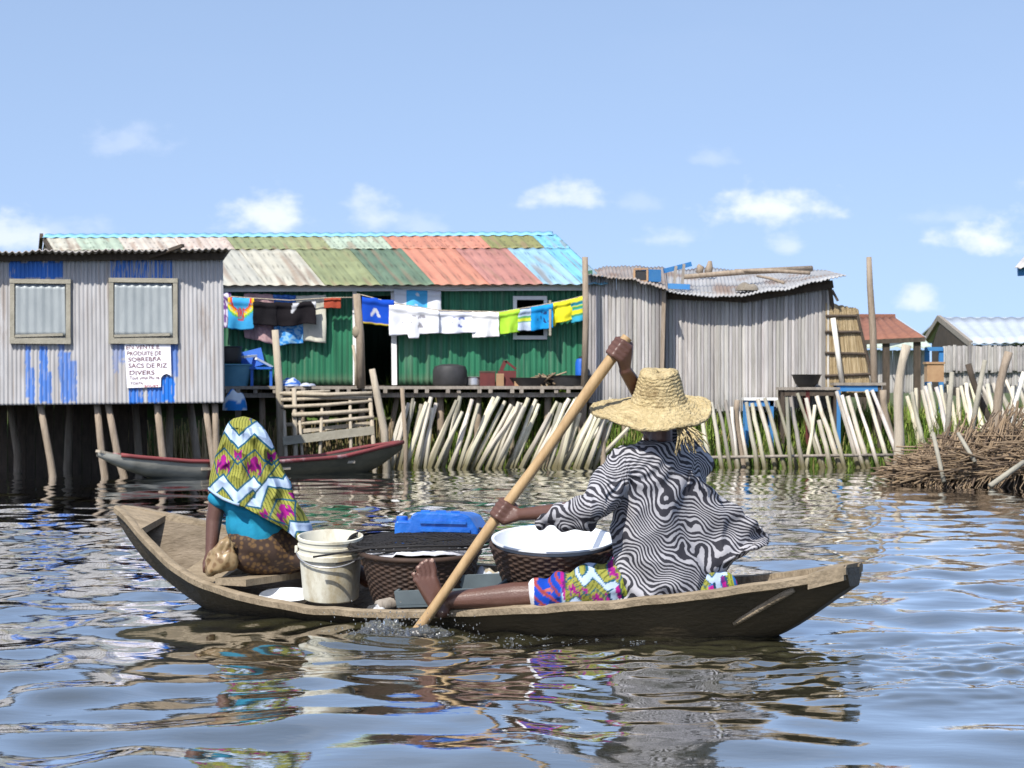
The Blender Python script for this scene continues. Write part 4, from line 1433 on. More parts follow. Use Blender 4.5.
t = thing('gabled_house', 'far house with pale blue-grey metal roof and dark open gable', 'house', P(990, 395, 62))
FY = 60.0
A, B = P(971, 344, FY), P(1090, 341, FY); C, D_ = P(1095, 318, 64), P(939, 318, 64)
mb = MB(); mb.corr(A, B, C, D_, .4, .02, 4); mb.build('roof', 'paleroof', t, smooth=True, solid=.04)
mb = MB(); G = P(925, 341, 66)
mb.add([D_ + Vector((0, -.05, 0)), C, C + Vector((-.5, 4, -.7)), G + Vector((0, 2, 0))], [(0, 1, 2, 3)]); mb.build('rear_roof', 'paleroof', t, solid=.04)
mb = MB(); mb.add([A + Vector((0, -.1, -.12)), D_ + Vector((0, -.3, -.16)), G + Vector((.15, -.4, -.1)), G + Vector((.15, -.4, -1.5)), A + Vector((0, -.1, -1.5))], [(0, 1, 2, 3, 4)]); mb.build('gable', 'wood_dark', t, solid=.05)
mb = MB(); mb.bar(A, D_, .10, .16); mb.bar(D_, G, .10, .16); mb.build('barge_board', 'wood_grey', t)
mb = MB(); mb.col = (.09, .09, .09); mb.corr(P(972, 393, FY + .4), P(1088, 393, FY + .4), P(1088, 345, FY + .4), P(972, 345, FY + .4), .2, .03, 2); mb.build('wall', 'bamboo', t, solid=.05)
t = thing('slat_fence', 'grey slat fence in front of the far gabled house', 'fence', P(1000, 400, 45))
mb = MB(); slat_wall(mb, 943, 1110, lambda x: 346 + 1.5 * nz(x * .3, 0, 0), lambda x: 372, 45, wpx=(1.8, 3.4)); mb.build('upper_slats', 'bamboo', t, solid=.02)
mb = MB(); slat_wall(mb, 943, 1110, lambda x: 366, lambda x: 386, 45.08, wpx=(1.8, 3.4)); mb.build('lower_slats', 'bamboo', t, solid=.02)
for x in (945, 985, 1030, 1075):
    p = P(x, 348, 45.15); mb = MB(); mb.bar(Vector((p.x, p.y, .2)), p, .1, .1, up=(0, 1, 0)); mb.build('post', 'wood_grey', t)
t = thing('blue_frame', 'thin blue gate frame standing between the shelter and the slat fence', 'frame', P(935, 395, 44.5))
for x in (927, 941):
    p = P(x, 348, 44.5); mb = MB(); mb.bar(Vector((p.x, p.y, .3)), p, .09, .09, up=(0, 1, 0)); mb.build('post', 'bluepaint', t)
mb = MB(); mb.bar(P(925, 349, 44.45), P(943, 349, 44.45), .05, .08); mb.build('top_rail', 'bluepaint', t)
mb = MB(); c = P(934, 373, 42)
mb.box(c, (.32, .3, .34)); mb.box(c + Vector((0, 0, .19)), (.36, .34, .04))
tag(mb.build('box', 'cardboard'), 'tan box standing under the blue gate frame', 'box')
t = thing('neighbour_roof', 'corner of a tin roof reaching in at the picture\'s far right edge', 'roof', P(1050, 400, 40))
mb = MB(); mb.col = (.5, .48, .46); mb.corr(P(1015, 268, 38), P(1130, 262, 38), P(1130, 245, 41), P(1030, 250, 41), .12, .015, 3); mb.build('roof', 'roof', t, smooth=True, solid=.02)
mb = MB(); mb.col = (.3, .3, .3); mb.corr(P(1026, 392, 38.4), P(1130, 392, 38.4), P(1130, 268, 38.4), P(1026, 268, 38.4), .1, .015, 2); mb.build('wall', 'bamboo', t, solid=.02)
mb = MB(); mb.bar(P(1018, 272, 38.2), P(1130, 266, 38.2), .1, .14); mb.build('roof_beam', 'bluepaint', t)

# ------------------------------------------------------------------ white fence poles along the bank
LABL = 'whitish pole leaning to the right in the close row between moored canoe and paddle'
LABM = 'thin white pole leaning to the left in the open row before the grey hut'
LABR = 'short white pole of the crowded row behind the brush heap'


def pole(xt, yt, xb, yb, Y, r, label, group):
    a, b = P(xt, yt, Y + RND.uniform(.0, .12)), P(xb, yb, Y)
    zb = -.4 if yb > 440 else .25
    if yb <= 440: b.y = Y
    b2 = a + (b - a) * ((zb - a.z) / (b.z - a.z)) if abs(b.z - a.z) > .05 else b
    t = thing('fence_pole', label, 'pole', b2, group) if False else None
    g = RND.uniform(.66, 1.08)
    tc_ = tuple(Vector((1, RND.uniform(.94, 1), RND.uniform(.82, .98))) * g)
    if RND.random() < .16: tc_ = tuple(Vector(tc_) * .55)
    mb = MB()
    n = 6
    pts, rad, cs = [], [], []
    bow = RND.gauss(0, .017)
    for k in range(n + 1):
        s = k / n
        p = lerp(b2, a, s) + Vector((bow * math.sin(math.pi * s) + RND.gauss(0, .004), 0, 0))
        pts.append(p); rad.append(r * lerp(1.08, .80, s) * RND.uniform(.92, 1.1))
        zz = p.z
        wet = max(0, min(1, (.30 - zz) / .24))
        cs.append(tuple(Vector(tc_) * RND.uniform(.86, 1.05) * (1 - wet) + Vector((.17, .155, .09)) * wet))
    mb.tube(pts, rad, 7, True, cs)
    o = mb.build('fence_pole', 'pole', smooth=True, autosmooth=50)
    return tag(o, label, 'pole', group)


x = 389
while x < 596:
    ln = RND.gauss(24, 6) if x > 425 else RND.gauss(14, 4)
    if 470 < x < 540: ln += 5
    top = RND.uniform(396, 414)
    pole(x + ln, top, x + RND.uniform(-2, 2), RND.uniform(466, 470), 28.15 + RND.uniform(-.12, .12), RND.uniform(.025, .038), LABL, 'right-leaning poles of the bank fence')
    x += RND.uniform(3.1, 4.8)
for xt, yt, xb in ((619, 408, 566), (641, 415, 590), (655, 412, 632), (598, 404, 560)):
    pole(xt, yt, xb, 468, 28.2, .03, LABL, 'right-leaning poles of the bank fence')
for xt, yt, xb, yb in ((700, 408, 710, 462), (712, 402, 722, 462), (725, 400, 736, 464), (737, 400, 749, 464), (746, 402, 758, 464), (758, 399, 773, 464), (765, 398, 783, 463), (787, 397, 791, 460), (791, 397, 804, 462),
                       (797, 393, 821, 463), (816, 396, 840, 461), (819, 420, 829, 462), (836, 391, 856, 461), (842, 395, 864, 461), (855, 393, 876, 460), (866, 390, 887, 460), (872, 390, 896, 452), (815, 405, 806, 462), (718, 404, 729, 463), (752, 403, 764, 464), (777, 400, 796, 463), (806, 398, 822, 462), (827, 396, 846, 461), (848, 396, 868, 461), (732, 407, 740, 463)):
    pole(xt, yt, xb, yb + 4, 28.1 + RND.uniform(-.1, .2), RND.uniform(.024, .034), LABM, 'left-leaning poles of the bank fence')
for xt, yt, xb, yb in ((907, 396, 920, 446), (929, 383, 938, 426), (941, 385, 948, 424), (948, 385, 955, 421), (966, 383, 971, 412), (971, 383, 978, 411), (977, 383, 985, 411), (987, 384, 994, 414),
                       (993, 383, 1003, 414), (1006, 380, 1020, 412), (1000, 392, 1012, 414), (1013, 386, 1016, 414), (900, 392, 905, 430), (916, 388, 918, 430), (922, 390, 930, 428), (1024, 384, 1034, 414), (1036, 382, 1048, 414), (958, 388, 962, 420), (925, 386, 934, 424), (936, 387, 944, 424), (961, 386, 969, 414), (982, 386, 991, 412), (998, 386, 1009, 414), (1018, 384, 1028, 414), (912, 392, 922, 436)):
    pole(xt, yt, xb, yb, 29.0 + RND.uniform(-.2, .3), RND.uniform(.026, .038), LABR, 'poles behind the brush heap')
for xt, yt, xb, yb, Y, r, m, lab in ((908, 345, 893, 470, 26.5, .062, 'wood_pale', 'thick jointed bamboo pole standing in the water left of the brush heap'),
                                     (1010, 352, 999, 412, 27.5, .06, 'trunk', 'thick crooked brown stake rising behind the brush heap'),
                                     (969, 364, 985, 405, 28, .045, 'wood_dark', 'dark bent stake among the white poles behind the brush heap'),
                                     (738, 400, 741, 466, 28.3, .04, 'trunk', 'grey weathered upright stake among the thin white poles'),
                                     (609, 402, 601, 468, 28.2, .035, 'trunk', 'grey upright stake between the paddle and the straw hat'),
                                     (884, 390, 893, 440, 28.3, .05, 'trunk', 'short thick brown stake left of the jointed bamboo pole')):
    a, b = P(xt, yt, Y), P(xb, yb, Y); b = a + (b - a) * ((-.4 - a.z) / (b.z - a.z))
    mb = MB(); mid = lerp(a, b, .5) + Vector((RND.gauss(0, .04), 0, 0))
    pts = [lerp(b, a, k / 10) + Vector((.05 * math.sin(k * .6) * r / .06, 0, 0)) for k in range(11)]
    mb.tube(pts, [r * (1.08 if k % 3 == 1 else .98) * lerp(1.08, .85, k / 10) for k in range(11)], 10)
    tag(mb.build('stake', m, smooth=True), lab, 'stake')
mb = MB(); mb.tube([P(700, 457.5, 28.15), P(800, 456, 28.15), P(893, 455, 28.15)], .022, 6)
tag(mb.build('fence_rail', 'wood_grey', smooth=True), 'thin grey rail low along the foot of the left-leaning white poles', 'rail')
# tangle of thin branches behind, right
for i, (xa, ya, xb, yb) in enumerate(((1024, 372, 1002, 408), (1030, 400, 1008, 420), (952, 372, 946, 415), (985, 360, 968, 400))):
    Y = 27.8
    a, b = P(xa, ya, Y), P(xb, yb, Y); b.z = min(b.z, .2)
    mb = MB(); mb.tube([b, lerp(a, b, .5) + Vector((0, 0, .03)), a], [.04, .036, .03], 8)
    tag(mb.build('branch', ('pole', 'pole', 'wood_frame', 'wood_frame')[i], smooth=True),
        ('white slanting branch at the right edge above the brush heap', 'lower white branch at the right edge behind the brush heap', 'short tan branch left of the dark bent stake', 'tan branch crossing the dark bent stake')[i], 'branch')

# ------------------------------------------------------------------ brush heap in the water
BY = 23.6


def heap_h(x):   # height of the heap at world x
    pxx = 512 + F * x / BY
    return interp(pxx, [884, 895, 915, 940, 970, 1000, 1040, 1100, 1180, 1240], [.01, .05, .17, .28, .38, .46, .52, .56, .5, 0])


mb = MB(); mb.col = (.055, .042, .03)
xa, xb = P(898, 0, BY).x, P(1230, 0, BY).x


def core(u, v):
    x = lerp(xa, xb, u); h = heap_h(x) * .86
    th = math.pi * v
    return Vector((x, BY - 1.0 * math.cos(th) * (.4 + .6 * min(1, h * 2)), -.2 + (h + .2) * math.sin(th) ** .7 + .05 * nz(x * 4, v * 6, 0)))


mb.grid(core, 50, 16)
for i in range(2300):
    x = lerp(xa, xb, RND.random() ** 1.35); th = RND.uniform(.05, .62) * math.pi
    h = heap_h(x)
    y = BY - 1.05 * math.cos(th) * (.4 + .6 * min(1, h * 2)); z = h * math.sin(th) ** .7
    p = Vector((x, y, max(z, .03) + RND.uniform(-.02, .05)))
    ang = RND.gauss(.15, .35) if RND.random() < .6 else RND.uniform(-1.3, 1.3)
    d = Vector((math.cos(ang), RND.gauss(0, .35), math.sin(ang) * .32)) * RND.uniform(.15, .62)
    if RND.random() < .25: d = Vector((RND.uniform(-.4, -.1), -.3, -.35)) * RND.uniform(.6, 1.2)
    mb.col = tuple(lerp(Vector((.38, .28, .18)), Vector((.12, .085, .06)), RND.random()) * RND.uniform(.7, 1.15))
    d *= min(1, .35 + h * 1.6)
    r = RND.uniform(.004, .010) * (1.9 if RND.random() < .1 else 1)
    mb.tube([p - d, p + Vector((RND.gauss(0, .02), 0, RND.gauss(0, .03))), p + d], [r, r, r * .6], 5, False)
tag(mb.build('brush_heap', 'twig', smooth=True), 'mound of cut brown brushwood heaped in the water', 'brushwood', kind='stuff')
for (xs, ys, xe, ye, Y, r, lab) in ((933, 433, 944, 482, 22.6, .024, 'pale thick stick stuck upright in the front of the brush heap'), (1024, 462, 990, 486, 22.3, .03, 'pale branch sloping down to the water at the heap\'s front'),
                                    (958, 433, 975, 462, 22.6, .022, 'thin whitish stick slanting on the face of the brush heap')):
    mb = MB(); a, b = P(xs, ys, Y + .2), P(xe, ye, Y); mb.tube([a, lerp(a, b, .5), b], [r * .9, r, r], 8)
    tag(mb.build('stick', 'wood_frame', smooth=True), lab, 'stick')

# ------------------------------------------------------------------ moored canoe
t = thing('moored_canoe', 'slim moored canoe with red rim and grey-white bow in front of the stilts', 'canoe', P(250, 470, 26.2))
CA, CB = P(97, 452, 24.5), P(401, 442, 27.3)
ca = Vector((CB.x - CA.x, CB.y - CA.y, 0)).normalized(); cnr = Vector((ca.y, -ca.x, 0))
ztop = lambda u: interp(u, [0, .1, .25, .5, .75, .9, 1], [CA.z, .25, .19, .155, .20, .30, CB.z])
wid = lambda u: interp(u, [0, .05, .15, .3, .5, .7, .85, .95, 1], [.02, .08, .17, .25, .28, .26, .19, .10, .04])
kel = lambda u: interp(u, [0, .06, .14, .3, .6, .82, .92, 1], [CA.z - .05, .14, .02, -.1, -.12, -.08, .06, CB.z - .10])


def canoe_col(u, v):
    if u < .10: return (2.3, 2.3, 2.4)
    if u < .31: return (1.4, 1.4, 1.45)
    if u < .335: return (1.5, .35, .3)
    return (.50, .46, .36) if v < .5 else (.42, .40, .33)


def chull(u, v, inner=False):
    c = lerp(Vector((CA.x, CA.y, 0)), Vector((CB.x, CB.y, 0)), u)
    th = math.pi * v
    s = -math.cos(th); k = kel(u); zt = ztop(u)
    wv = wid(u) * (.9 if inner else 1)
    z = zt - (zt - k) * (math.sin(th) ** .75) * (.8 if inner else 1)
    return c + cnr * (-s * wv) + Vector((0, 0, z))


mb = MB(); mb.grid(lambda u, v: chull(u, v), 60, 14, canoe_col)
mb.grid(lambda u, v: chull(u, 1 - v, True), 60, 14, lambda u, v: (.5, .5, .5))
mb.build('hull', 'hull_grey', t, smooth=True)
for s in (0, 1):
    mb = MB()
    mb.tube([chull(u, s) + Vector((0, 0, .0)) for u in np.linspace(.06, 1, 40)], .026, 6)
    mb.build('rim', 'red_rim', t, smooth=True)
mb = MB(); mb.bar(chull(.0, 1) + Vector((.02, 0, .01)), chull(.08, .5) + Vector((0, 0, .13)), .1, .03); mb.build('bow_tip', 'wood_pale', t)
for u in (.3, .55, .78):
    mb = MB(); mb.bar(chull(u, .02) + Vector((0, 0, -.05)), chull(u, .98) + Vector((0, 0, -.05)), .14, .03); mb.build('thwart', 'wood_pale', t)

# ------------------------------------------------------------------ the paddled boat
def section(i, inner=False, n=9):
    """points of one hull section from the near gunwale round to the far one"""
    b, k = bs[i], ks[i]
    pts = []
    th = min(.028, b * .45) if inner else 0
    kk = k + (.035 if inner else 0)
    for side, zg in ((1, zn[i]), (-1, zf[i])):
        half = []
        for j in range(n):
            f = 1 - j / (n - 1)
            z = kk + (zg - kk) * f
            wd = (b - th) * (wbs[i] + (1 - wbs[i]) * f ** .85)
            half.append((wd * side, z))
        pts.append(half)
    bot = [(pts[0][-1][0] * s, kk) for s in (.5, 0, -.5)]
    return pts[0] + bot + pts[1][::-1]


def bowpt(i, v, z):
    u = us[i]
    jag = .006 * nz(u * 40, v * 9, 2)
    return boat(u, v + jag, z + .004 * nz(u * 30, v * 6, 7))


canoe = thing('fishing_canoe', 'weathered wooden canoe with tarred sides carrying two people and baskets', 'canoe', boat(.5, 0, -.15))
mb = MB()
rows_o = [[bowpt(i, v, z) for v, z in section(i)] for i in range(NS + 1)]
rows_i = [[bowpt(i, v, z) for v, z in section(i, True)] for i in range(NS + 1)]
m_ = len(rows_o[0])
vs = [p for r in rows_o for p in r]
fs = [(i * m_ + j, i * m_ + j + 1, (i + 1) * m_ + j + 1, (i + 1) * m_ + j) for i in range(NS) for j in range(m_ - 1)]
mb.m = 0; mb.add(vs, fs)
mb.add(rows_o[0], [tuple(range(m_))]); mb.add(rows_o[-1], [tuple(range(m_ - 1, -1, -1))])
vs = [p for r in rows_i for p in r]
mb.m = 1; mb.add(vs, [(f[3], f[2], f[1], f[0]) for f in fs])
mb.build('hull', ['hull_out', 'hull_in'], canoe, smooth=True, autosmooth=50)
for side, zz in ((1, zn), (-1, zf)):
    mb = MB()
    vs, fs = [], []
    for i in range(NS + 1):
        b = bs[i]
        hw = .024 + .006 * nz(us[i] * 22, side, 1)
        ins = min(b - .004, .036)
        zz_ = zz[i] + .006 * nz(us[i] * 26, 3, side)
        for v, z in ((b + .011, zz_ - .022), (b + .014, zz_ + .004), (b - .004, zz_ + .014), (b - ins, zz_ + .010), (b - ins, zz_ - .03)):
            vs.append(boat(us[i], v * side, z))
    for i in range(NS):
        for j in range(5):
            fs.append((i * 5 + j, i * 5 + (j + 1) % 5, (i + 1) * 5 + (j + 1) % 5, (i + 1) * 5 + j))
    fs += [(0, 1, 2, 3, 4), tuple(NS * 5 + j for j in (4, 3, 2, 1, 0))]
    mb.add(vs, fs); mb.build('gunwale', 'gunwale', canoe, smooth=True, autosmooth=40)


def gz(u):
    return interp(u, us, zn), interp(u, us, zf), interp(u, us, bs)


def plank(u0, u1, dz, th, name, m='hull_in', shrink=.03):
    mb = MB()
    vs = []
    for u in (u0, u1):
        a, b, w_ = gz(u)
        kk_, wb_ = interp(u, us, ks), interp(u, us, wbs)
        for sg, z in ((1, a), (-1, b)):
            for zz_ in (z + dz, z + dz - th):
                f = min(1, max(0, (zz_ - kk_) / (z - kk_)))
                v = (w_ - shrink) * (wb_ + (1 - wb_) * f ** .85) if shrink > 0 else w_ - shrink
                vs.append(boat(u, v * sg, zz_))
    mb.add(vs, [(0, 2, 6, 4), (1, 5, 7, 3), (0, 1, 3, 2), (4, 6, 7, 5), (0, 4, 5, 1), (2, 3, 7, 6)])
    return mb.build(name, m, canoe)


plank(.0, .055, .008, .03, 'bow_deck', 'gunwale', .01)
plank(.135, .185, -.035, .03, 'thwart', 'gunwale')
mb = MB(); mb.bar(boat(.238, .35, .150), boat(.252, -.37, .160), .17, .03); mb.build('thwart', 'gunwale', canoe)
plank(.545, .565, -.03, .035, 'thwart', 'wood_dark')
plank(.86, .90, -.045, .03, 'thwart', 'hull_in')
plank(.962, .998, .016, .060, 'stern_block', 'gunwale', -.014)
# the pale strake where the near side meets the raked stern, and floor boards
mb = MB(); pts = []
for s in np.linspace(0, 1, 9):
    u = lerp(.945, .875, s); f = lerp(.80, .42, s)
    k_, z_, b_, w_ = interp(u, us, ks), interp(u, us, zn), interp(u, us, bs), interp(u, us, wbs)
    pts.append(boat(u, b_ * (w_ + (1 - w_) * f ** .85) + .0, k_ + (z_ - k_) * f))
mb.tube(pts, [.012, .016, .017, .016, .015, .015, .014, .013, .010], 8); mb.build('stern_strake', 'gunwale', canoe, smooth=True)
for v in (-.16, 0, .16):
    mb = MB()
    pts = [boat(u, v * interp(u, [.15, .5, .9], [.55, 1, .5]), interp(u, us, ks) + .052) for u in np.linspace(.27, .78, 12)]
    for p, q in zip(pts[:-1], pts[1:]):
        mb.bar(p, q, .13, .014)
    mb.build('floor_board', 'hull_in', canoe)

# ------------------------------------------------------------------ printed cloth
def tri(x):
    return abs((x % 1) - .5) * 2


def pagne(u, v):
    """wax print; u, v in metres on the cloth"""
    g = Vector((.27, .265, .055))
    if (u * 62 + .3 * math.sin(v * 40)) % 1 < .30: g = Vector((.11, .12, .025))
    per = .175
    ph = (u / per) % 1
    h = v + .080 * tri(u / per)            # chevrons
    row = .29
    q = h % row
    teal, wht, mag = Vector((.014, .085, .14)), Vector((.42, .52, .68)), Vector((.27, .014, .17))
    if q < .082: return tuple(wht) if .013 < q < .069 else tuple(teal)
    # diamond lines under each chevron
    h2 = v - .16 * tri(u / per + .0)
    if abs((h2 % row) - .02) < .0075: return tuple(teal)
    if abs(q - .215) < .006: return tuple(teal)
    # magenta motifs
    cv = (q - .145)
    cu = (ph - .5) * per
    if abs(cu) < .042 and abs(cv) < .036:
        k = (abs(cu) // .0085 + (cv + .05) // .014) % 2
        if abs(cu) < .040 and not (abs(abs(cu) - .022) < .005 and abs(cv) > .014):
            return tuple(mag) if (abs(cv) > .008 or abs(cu) < .010) else (.12, .01, .12)
    cu2 = cu if ph > .25 and ph < .75 else ((ph + .5) % 1 - .5) * per
    if abs(q - .252) < .020 and abs(((ph + .5) % 1 - .5) * per) < .022: return tuple(mag)
    return tuple(g)


# ------------------------------------------------------------------ hands
def grip(mb, c, axis, m, r, wrist, hand=1, k=1.0):
    """a fist closed round a shaft of radius r; m points from the shaft to the palm"""
    a = axis.normalized(); m = (m - a * m.dot(a)).normalized(); t = a.cross(m) * hand
    def on(th, off, rr): return c + a * off + (m * math.cos(th) + t * math.sin(th)) * rr
    offs = [.033, .011, -.011, -.032]
    lens = [.95, 1.05, 1.0, .82]
    for o, ln in zip(offs, lens):
        o *= k
        kn = on(math.radians(48), o, r + .017 * k)
        p1 = on(math.radians(48 + 62 * ln), o, r + .0125 * k)
        p2 = on(math.radians(48 + 122 * ln), o * .95, r + .010 * k)
        p3 = on(math.radians(48 + 170 * ln), o * .92, r + .009 * k)
        mb.chain([kn, p1, p2, p3], [.0112 * k, .0104 * k, .0095 * k, .0085 * k])
        mid = on(math.radians(-8), o * .9, r + .018 * k)
        mb.chain([kn, mid, wrist], [.0135 * k, .017 * k, .022 * k])
    th0 = on(math.radians(-30), .02 * k, r + .017 * k)
    t1 = on(math.radians(-80), .048 * k, r + .012 * k)
    t2 = on(math.radians(-140), .050 * k, r + .011 * k)
    t3 = on(math.radians(-185), .044 * k, r + .0135 * k)
    mb.chain([wrist, th0, t1, t2, t3], [.020 * k, .019 * k, .0135 * k, .0115 * k, .0095 * k])


def head(mb, c, fwd, up, s=1.0):
    """skull, jaw, nose, lips, ears, brows; fwd is the way the face looks"""
    f = fwd.normalized(); u = (up - f * up.dot(f)).normalized(); l = u.cross(f)
    R = Matrix((l, f, u)).transposed()
    def q(x, y, z): return c + (l * x + f * y + u * z) * s
    mb.ellipsoid(q(0, -.012, .025), (.076 * s, .097 * s, .098 * s), R)
    mb.ellipsoid(q(0, .028, -.045), (.058 * s, .062 * s, .068 * s), R)
    mb.capsule(q(0, .093, .012), .010 * s, q(0, .108, -.024), .014 * s)
    for sx in (-1, 1):
        mb.ellipsoid(q(.016 * sx, .098, -.028), (.011 * s, .012 * s, .010 * s), R)
        mb.ellipsoid(q(.082 * sx, -.005, -.005), (.011 * s, .022 * s, .033 * s), R)
        mb.capsule(q(.014 * sx, .084, .030), .011 * s, q(.048 * sx, .070, .032), .010 * s)
        mb.ellipsoid(q(.031 * sx, .078, .010), (.014 * s, .010 * s, .009 * s), R)
    mb.capsule(q(-.02, .090, -.052), .0085 * s, q(.02, .090, -.052), .0085 * s)
    mb.capsule(q(-.018, .086, -.068), .009 * s, q(.018, .086, -.068), .009 * s)
    mb.ellipsoid(q(0, .075, -.095), (.024 * s, .022 * s, .02 * s), R)
    return q


# ------------------------------------------------------------------ the paddler
pad = thing('person', 'paddler with back turned, wide straw hat and zebra print shirt, one leg stretched out', 'person', P(668, 600, 9.15))
SH_A, SH_B = P(621, 346, 9.10), P(417, 630, 9.02)          # paddle shaft: upper hand, water
axis = (SH_A - SH_B).normalized()
sr = .0225
cR = SH_A + axis * -.02
cL = lerp(SH_A, SH_B, (512 - 346) / (630 - 346.0))
shL, shR = P(622, 466, 9.04), P(691, 466, 9.27)
elL, elR = P(588, 509, 8.86), P(649, 408, 9.36)
wrL = P(538, 512, 9.00)
mL = Vector((.75, -.62, .15))
wrL_h = cL + Vector((.085, -.045, -.010))
wrR_h = cR + Vector((.030, .012, -.085))
hipc = P(668, 584, 9.15)
hipL, hipR = P(655, 589, 9.02), P(672, 589, 9.24)
knL, anL = P(545, 594, 9.02), P(441, 601, 9.10)
knR, anR = P(598, 588, 9.30), P(612, 600, 9.34)
neck = P(661, 447, 9.16)
hd = P(660, 413, 9.17)
mb = MB()
mb.chain([hipc, P(664, 540, 9.15), P(659, 490, 9.15), P(660, 462, 9.15), neck, hd], [.09, .095, .11, .095, .05, .05])
mb.chain([shL, P(660, 468, 9.15), shR], [.055, .085, .055])
mb.chain([shL, elL, wrL_h], [.052, .041, .027])
mb.chain([shR, elR, wrR_h], [.052, .041, .027])
mb.chain([hipc, hipL, knL], [.09, .075, .055]); mb.chain([knL, lerp(knL, anL, .3), lerp(knL, anL, .68), anL], [.053, .058, .043, .034])
mb.chain([hipc, hipR, knR], [.09, .075, .055]); mb.chain([knR, lerp(knR, anR, .3), anR], [.056, .053, .035])
grip(mb, cL, axis, mL, sr, wrL_h, hand=-1)
grip(mb, cR, axis, Vector((.55, -.75, -.3)), sr, wrR_h, hand=-1)
face = Vector((-.80, .55, -.12))
head(mb, hd, face, Vector((-.05, -.08, 1)))
# left foot: heel down, toes up, the upper side turned to the sun
heel = P(441, 611, 9.085)
bt = Vector((.92, .38, 0))      # across the foot, little toe (left) to big toe (right)
ball = P(426, 580, 9.085)
mb.chain([anL, heel], [.036, .031])
for s, r0, r1 in ((-.033, .022, .016), (-.013, .025, .018), (.008, .026, .020), (.029, .025, .022)):
    mb.chain([heel + bt * s * .35, lerp(heel, ball, .55) + bt * s * .8, ball + bt * s * 1.15], [.028, r0, r1])
    mb.chain([anL, lerp(heel, ball, .55) + bt * s * .5 + Vector((.012, 0, 0)), ball + bt * s], [.032, .022, r1])
toes = [(-.049, 574.5, .0108), (-.029, 568, .0112), (-.0105, 564, .0115), (.009, 561.5, .0122), (.034, 562, .0165)]
toe_tip = []
for s, yt, r in toes:
    base = ball + bt * s * .95
    tip = P(512 + F * base.x / base.y - 2.0, yt, base.y)
    mb.chain([base, lerp(base, tip, .55) + Vector((.006, 0, 0)), tip], [r * 1.12, r * .92, r]); toe_tip.append((tip, r))
# right foot, tucked under
for s in (-.03, -.015, 0, .015, .03):
    mb.chain([anR, anR + Vector((-.05, .03 + s * .5, -.02)), anR + Vector((-.10, .06 + s, -.03)), anR + Vector((-.13, .07 + s, -.03))], [.032, .024, .015, .010])


def skin_tone(x, y, z):
    # the sole and toes are paler than the rest
    pxx = 512 + F * x / y; pyy = YH + (H - z) * F / y
    return (1, 1, 1)


body = fuse(mb, 'body', 'skin', pad, .0045, 4)
mb = MB()
tip, r = toe_tip[4]
mb.ellipsoid(tip + Vector((.004, -r * .72, .006)), (.008, .004, .010)); 
for tip, r in toe_tip[:4]:
    mb.ellipsoid(tip + Vector((.003, -r * .74, .004)), (.0055, .003, .006))
mb.build('toenails', 'nail', body, smooth=True)
for sx in (-1, 1):
    f = face.normalized(); l = Vector((0, 0, 1)).cross(f).normalized()
    mb = MB(); mb.ellipsoid(hd + l * .031 * sx + f * .076 + Vector((0, 0, .010)), (.012, .012, .008)); mb.build('eye', 'enamel', pad, smooth=True)

mb = MB(); mb.ellipsoid(hd + Vector((.02, -.018, .028)), (.086, .096, .092)); mb.build('hair', 'black', pad, smooth=True)
# wrap skirt over hips and left thigh
mb = MB()
mb.chain([P(694, 592, 9.16), P(662, 593, 9.12), P(616, 588, 9.05), P(575, 592, 9.02), P(541, 596, 9.02)], [.115, .13, .118, .095, .072])
mb.chain([P(690, 586, 9.25), P(640, 584, 9.26), P(598, 582, 9.25), P(580, 582, 9.25)], [.13, .13, .10, .085])
mb.chain([P(705, 589, 9.12), P(722, 586, 9.13)], [.10, .06])


def wrap_post(co, no):
    out = co.copy()
    for i in range(len(co)):
        x, y, z = (float(t) for t in co[i])
        d = .010 * math.sin(46 * (x + .5 * z) + 3 * nz(x, y, z, 5)) * (1 if x < .45 else .5) + .008 * nz(x, y, z, 13)
        out[i] = co[i] + no[i] * d
    return out


def wrap_col(x, y, z):
    pxx = 512 + F * x / y
    if pxx < 534: return (.70, .69, .70)
    v = z - .4 * (y - 9.0)
    if pxx < 561:
        k = nz(x * 26, y * 10, v * 26)
        if (x * 40 + v * 55) % 2.6 < .75: return (.28, .05, .05)
        if k > .30: return (.40, .12, .10)
        return (.010, .055, .36) if k > -.4 else (.008, .025, .14)
    if nz(x * 5, 4, v * 6) > .12: return pagne(x * 2.0 + .5 * v, v * 2.4 + .8 * x)
    q = (x * 9.2 + v * 2.2) % 1
    if q < .10 or .50 < q < .58: return (.012, .05, .10)
    if q < .34:
        return (.46, .58, .72) if nz(x * 14, 0, v * 8) > -.25 else (.05, .16, .40)
    if q < .50: return (.40, .015, .22) if nz(x * 40, 2, v * 40) > -.22 else (.12, .02, .14)
    if q < .80: return (.30, .33, .04) if (x * 90 + v * 20) % 1 > .3 else (.12, .14, .03)
    return (.42, .02, .22) if (v * 14) % 1 < .55 and nz(x * 30, 5, v * 30) > -.2 else (.03, .16, .44)


fuse(mb, 'wrap_skirt', 'cloth', pad, .006, 4, wrap_post, wrap_col)

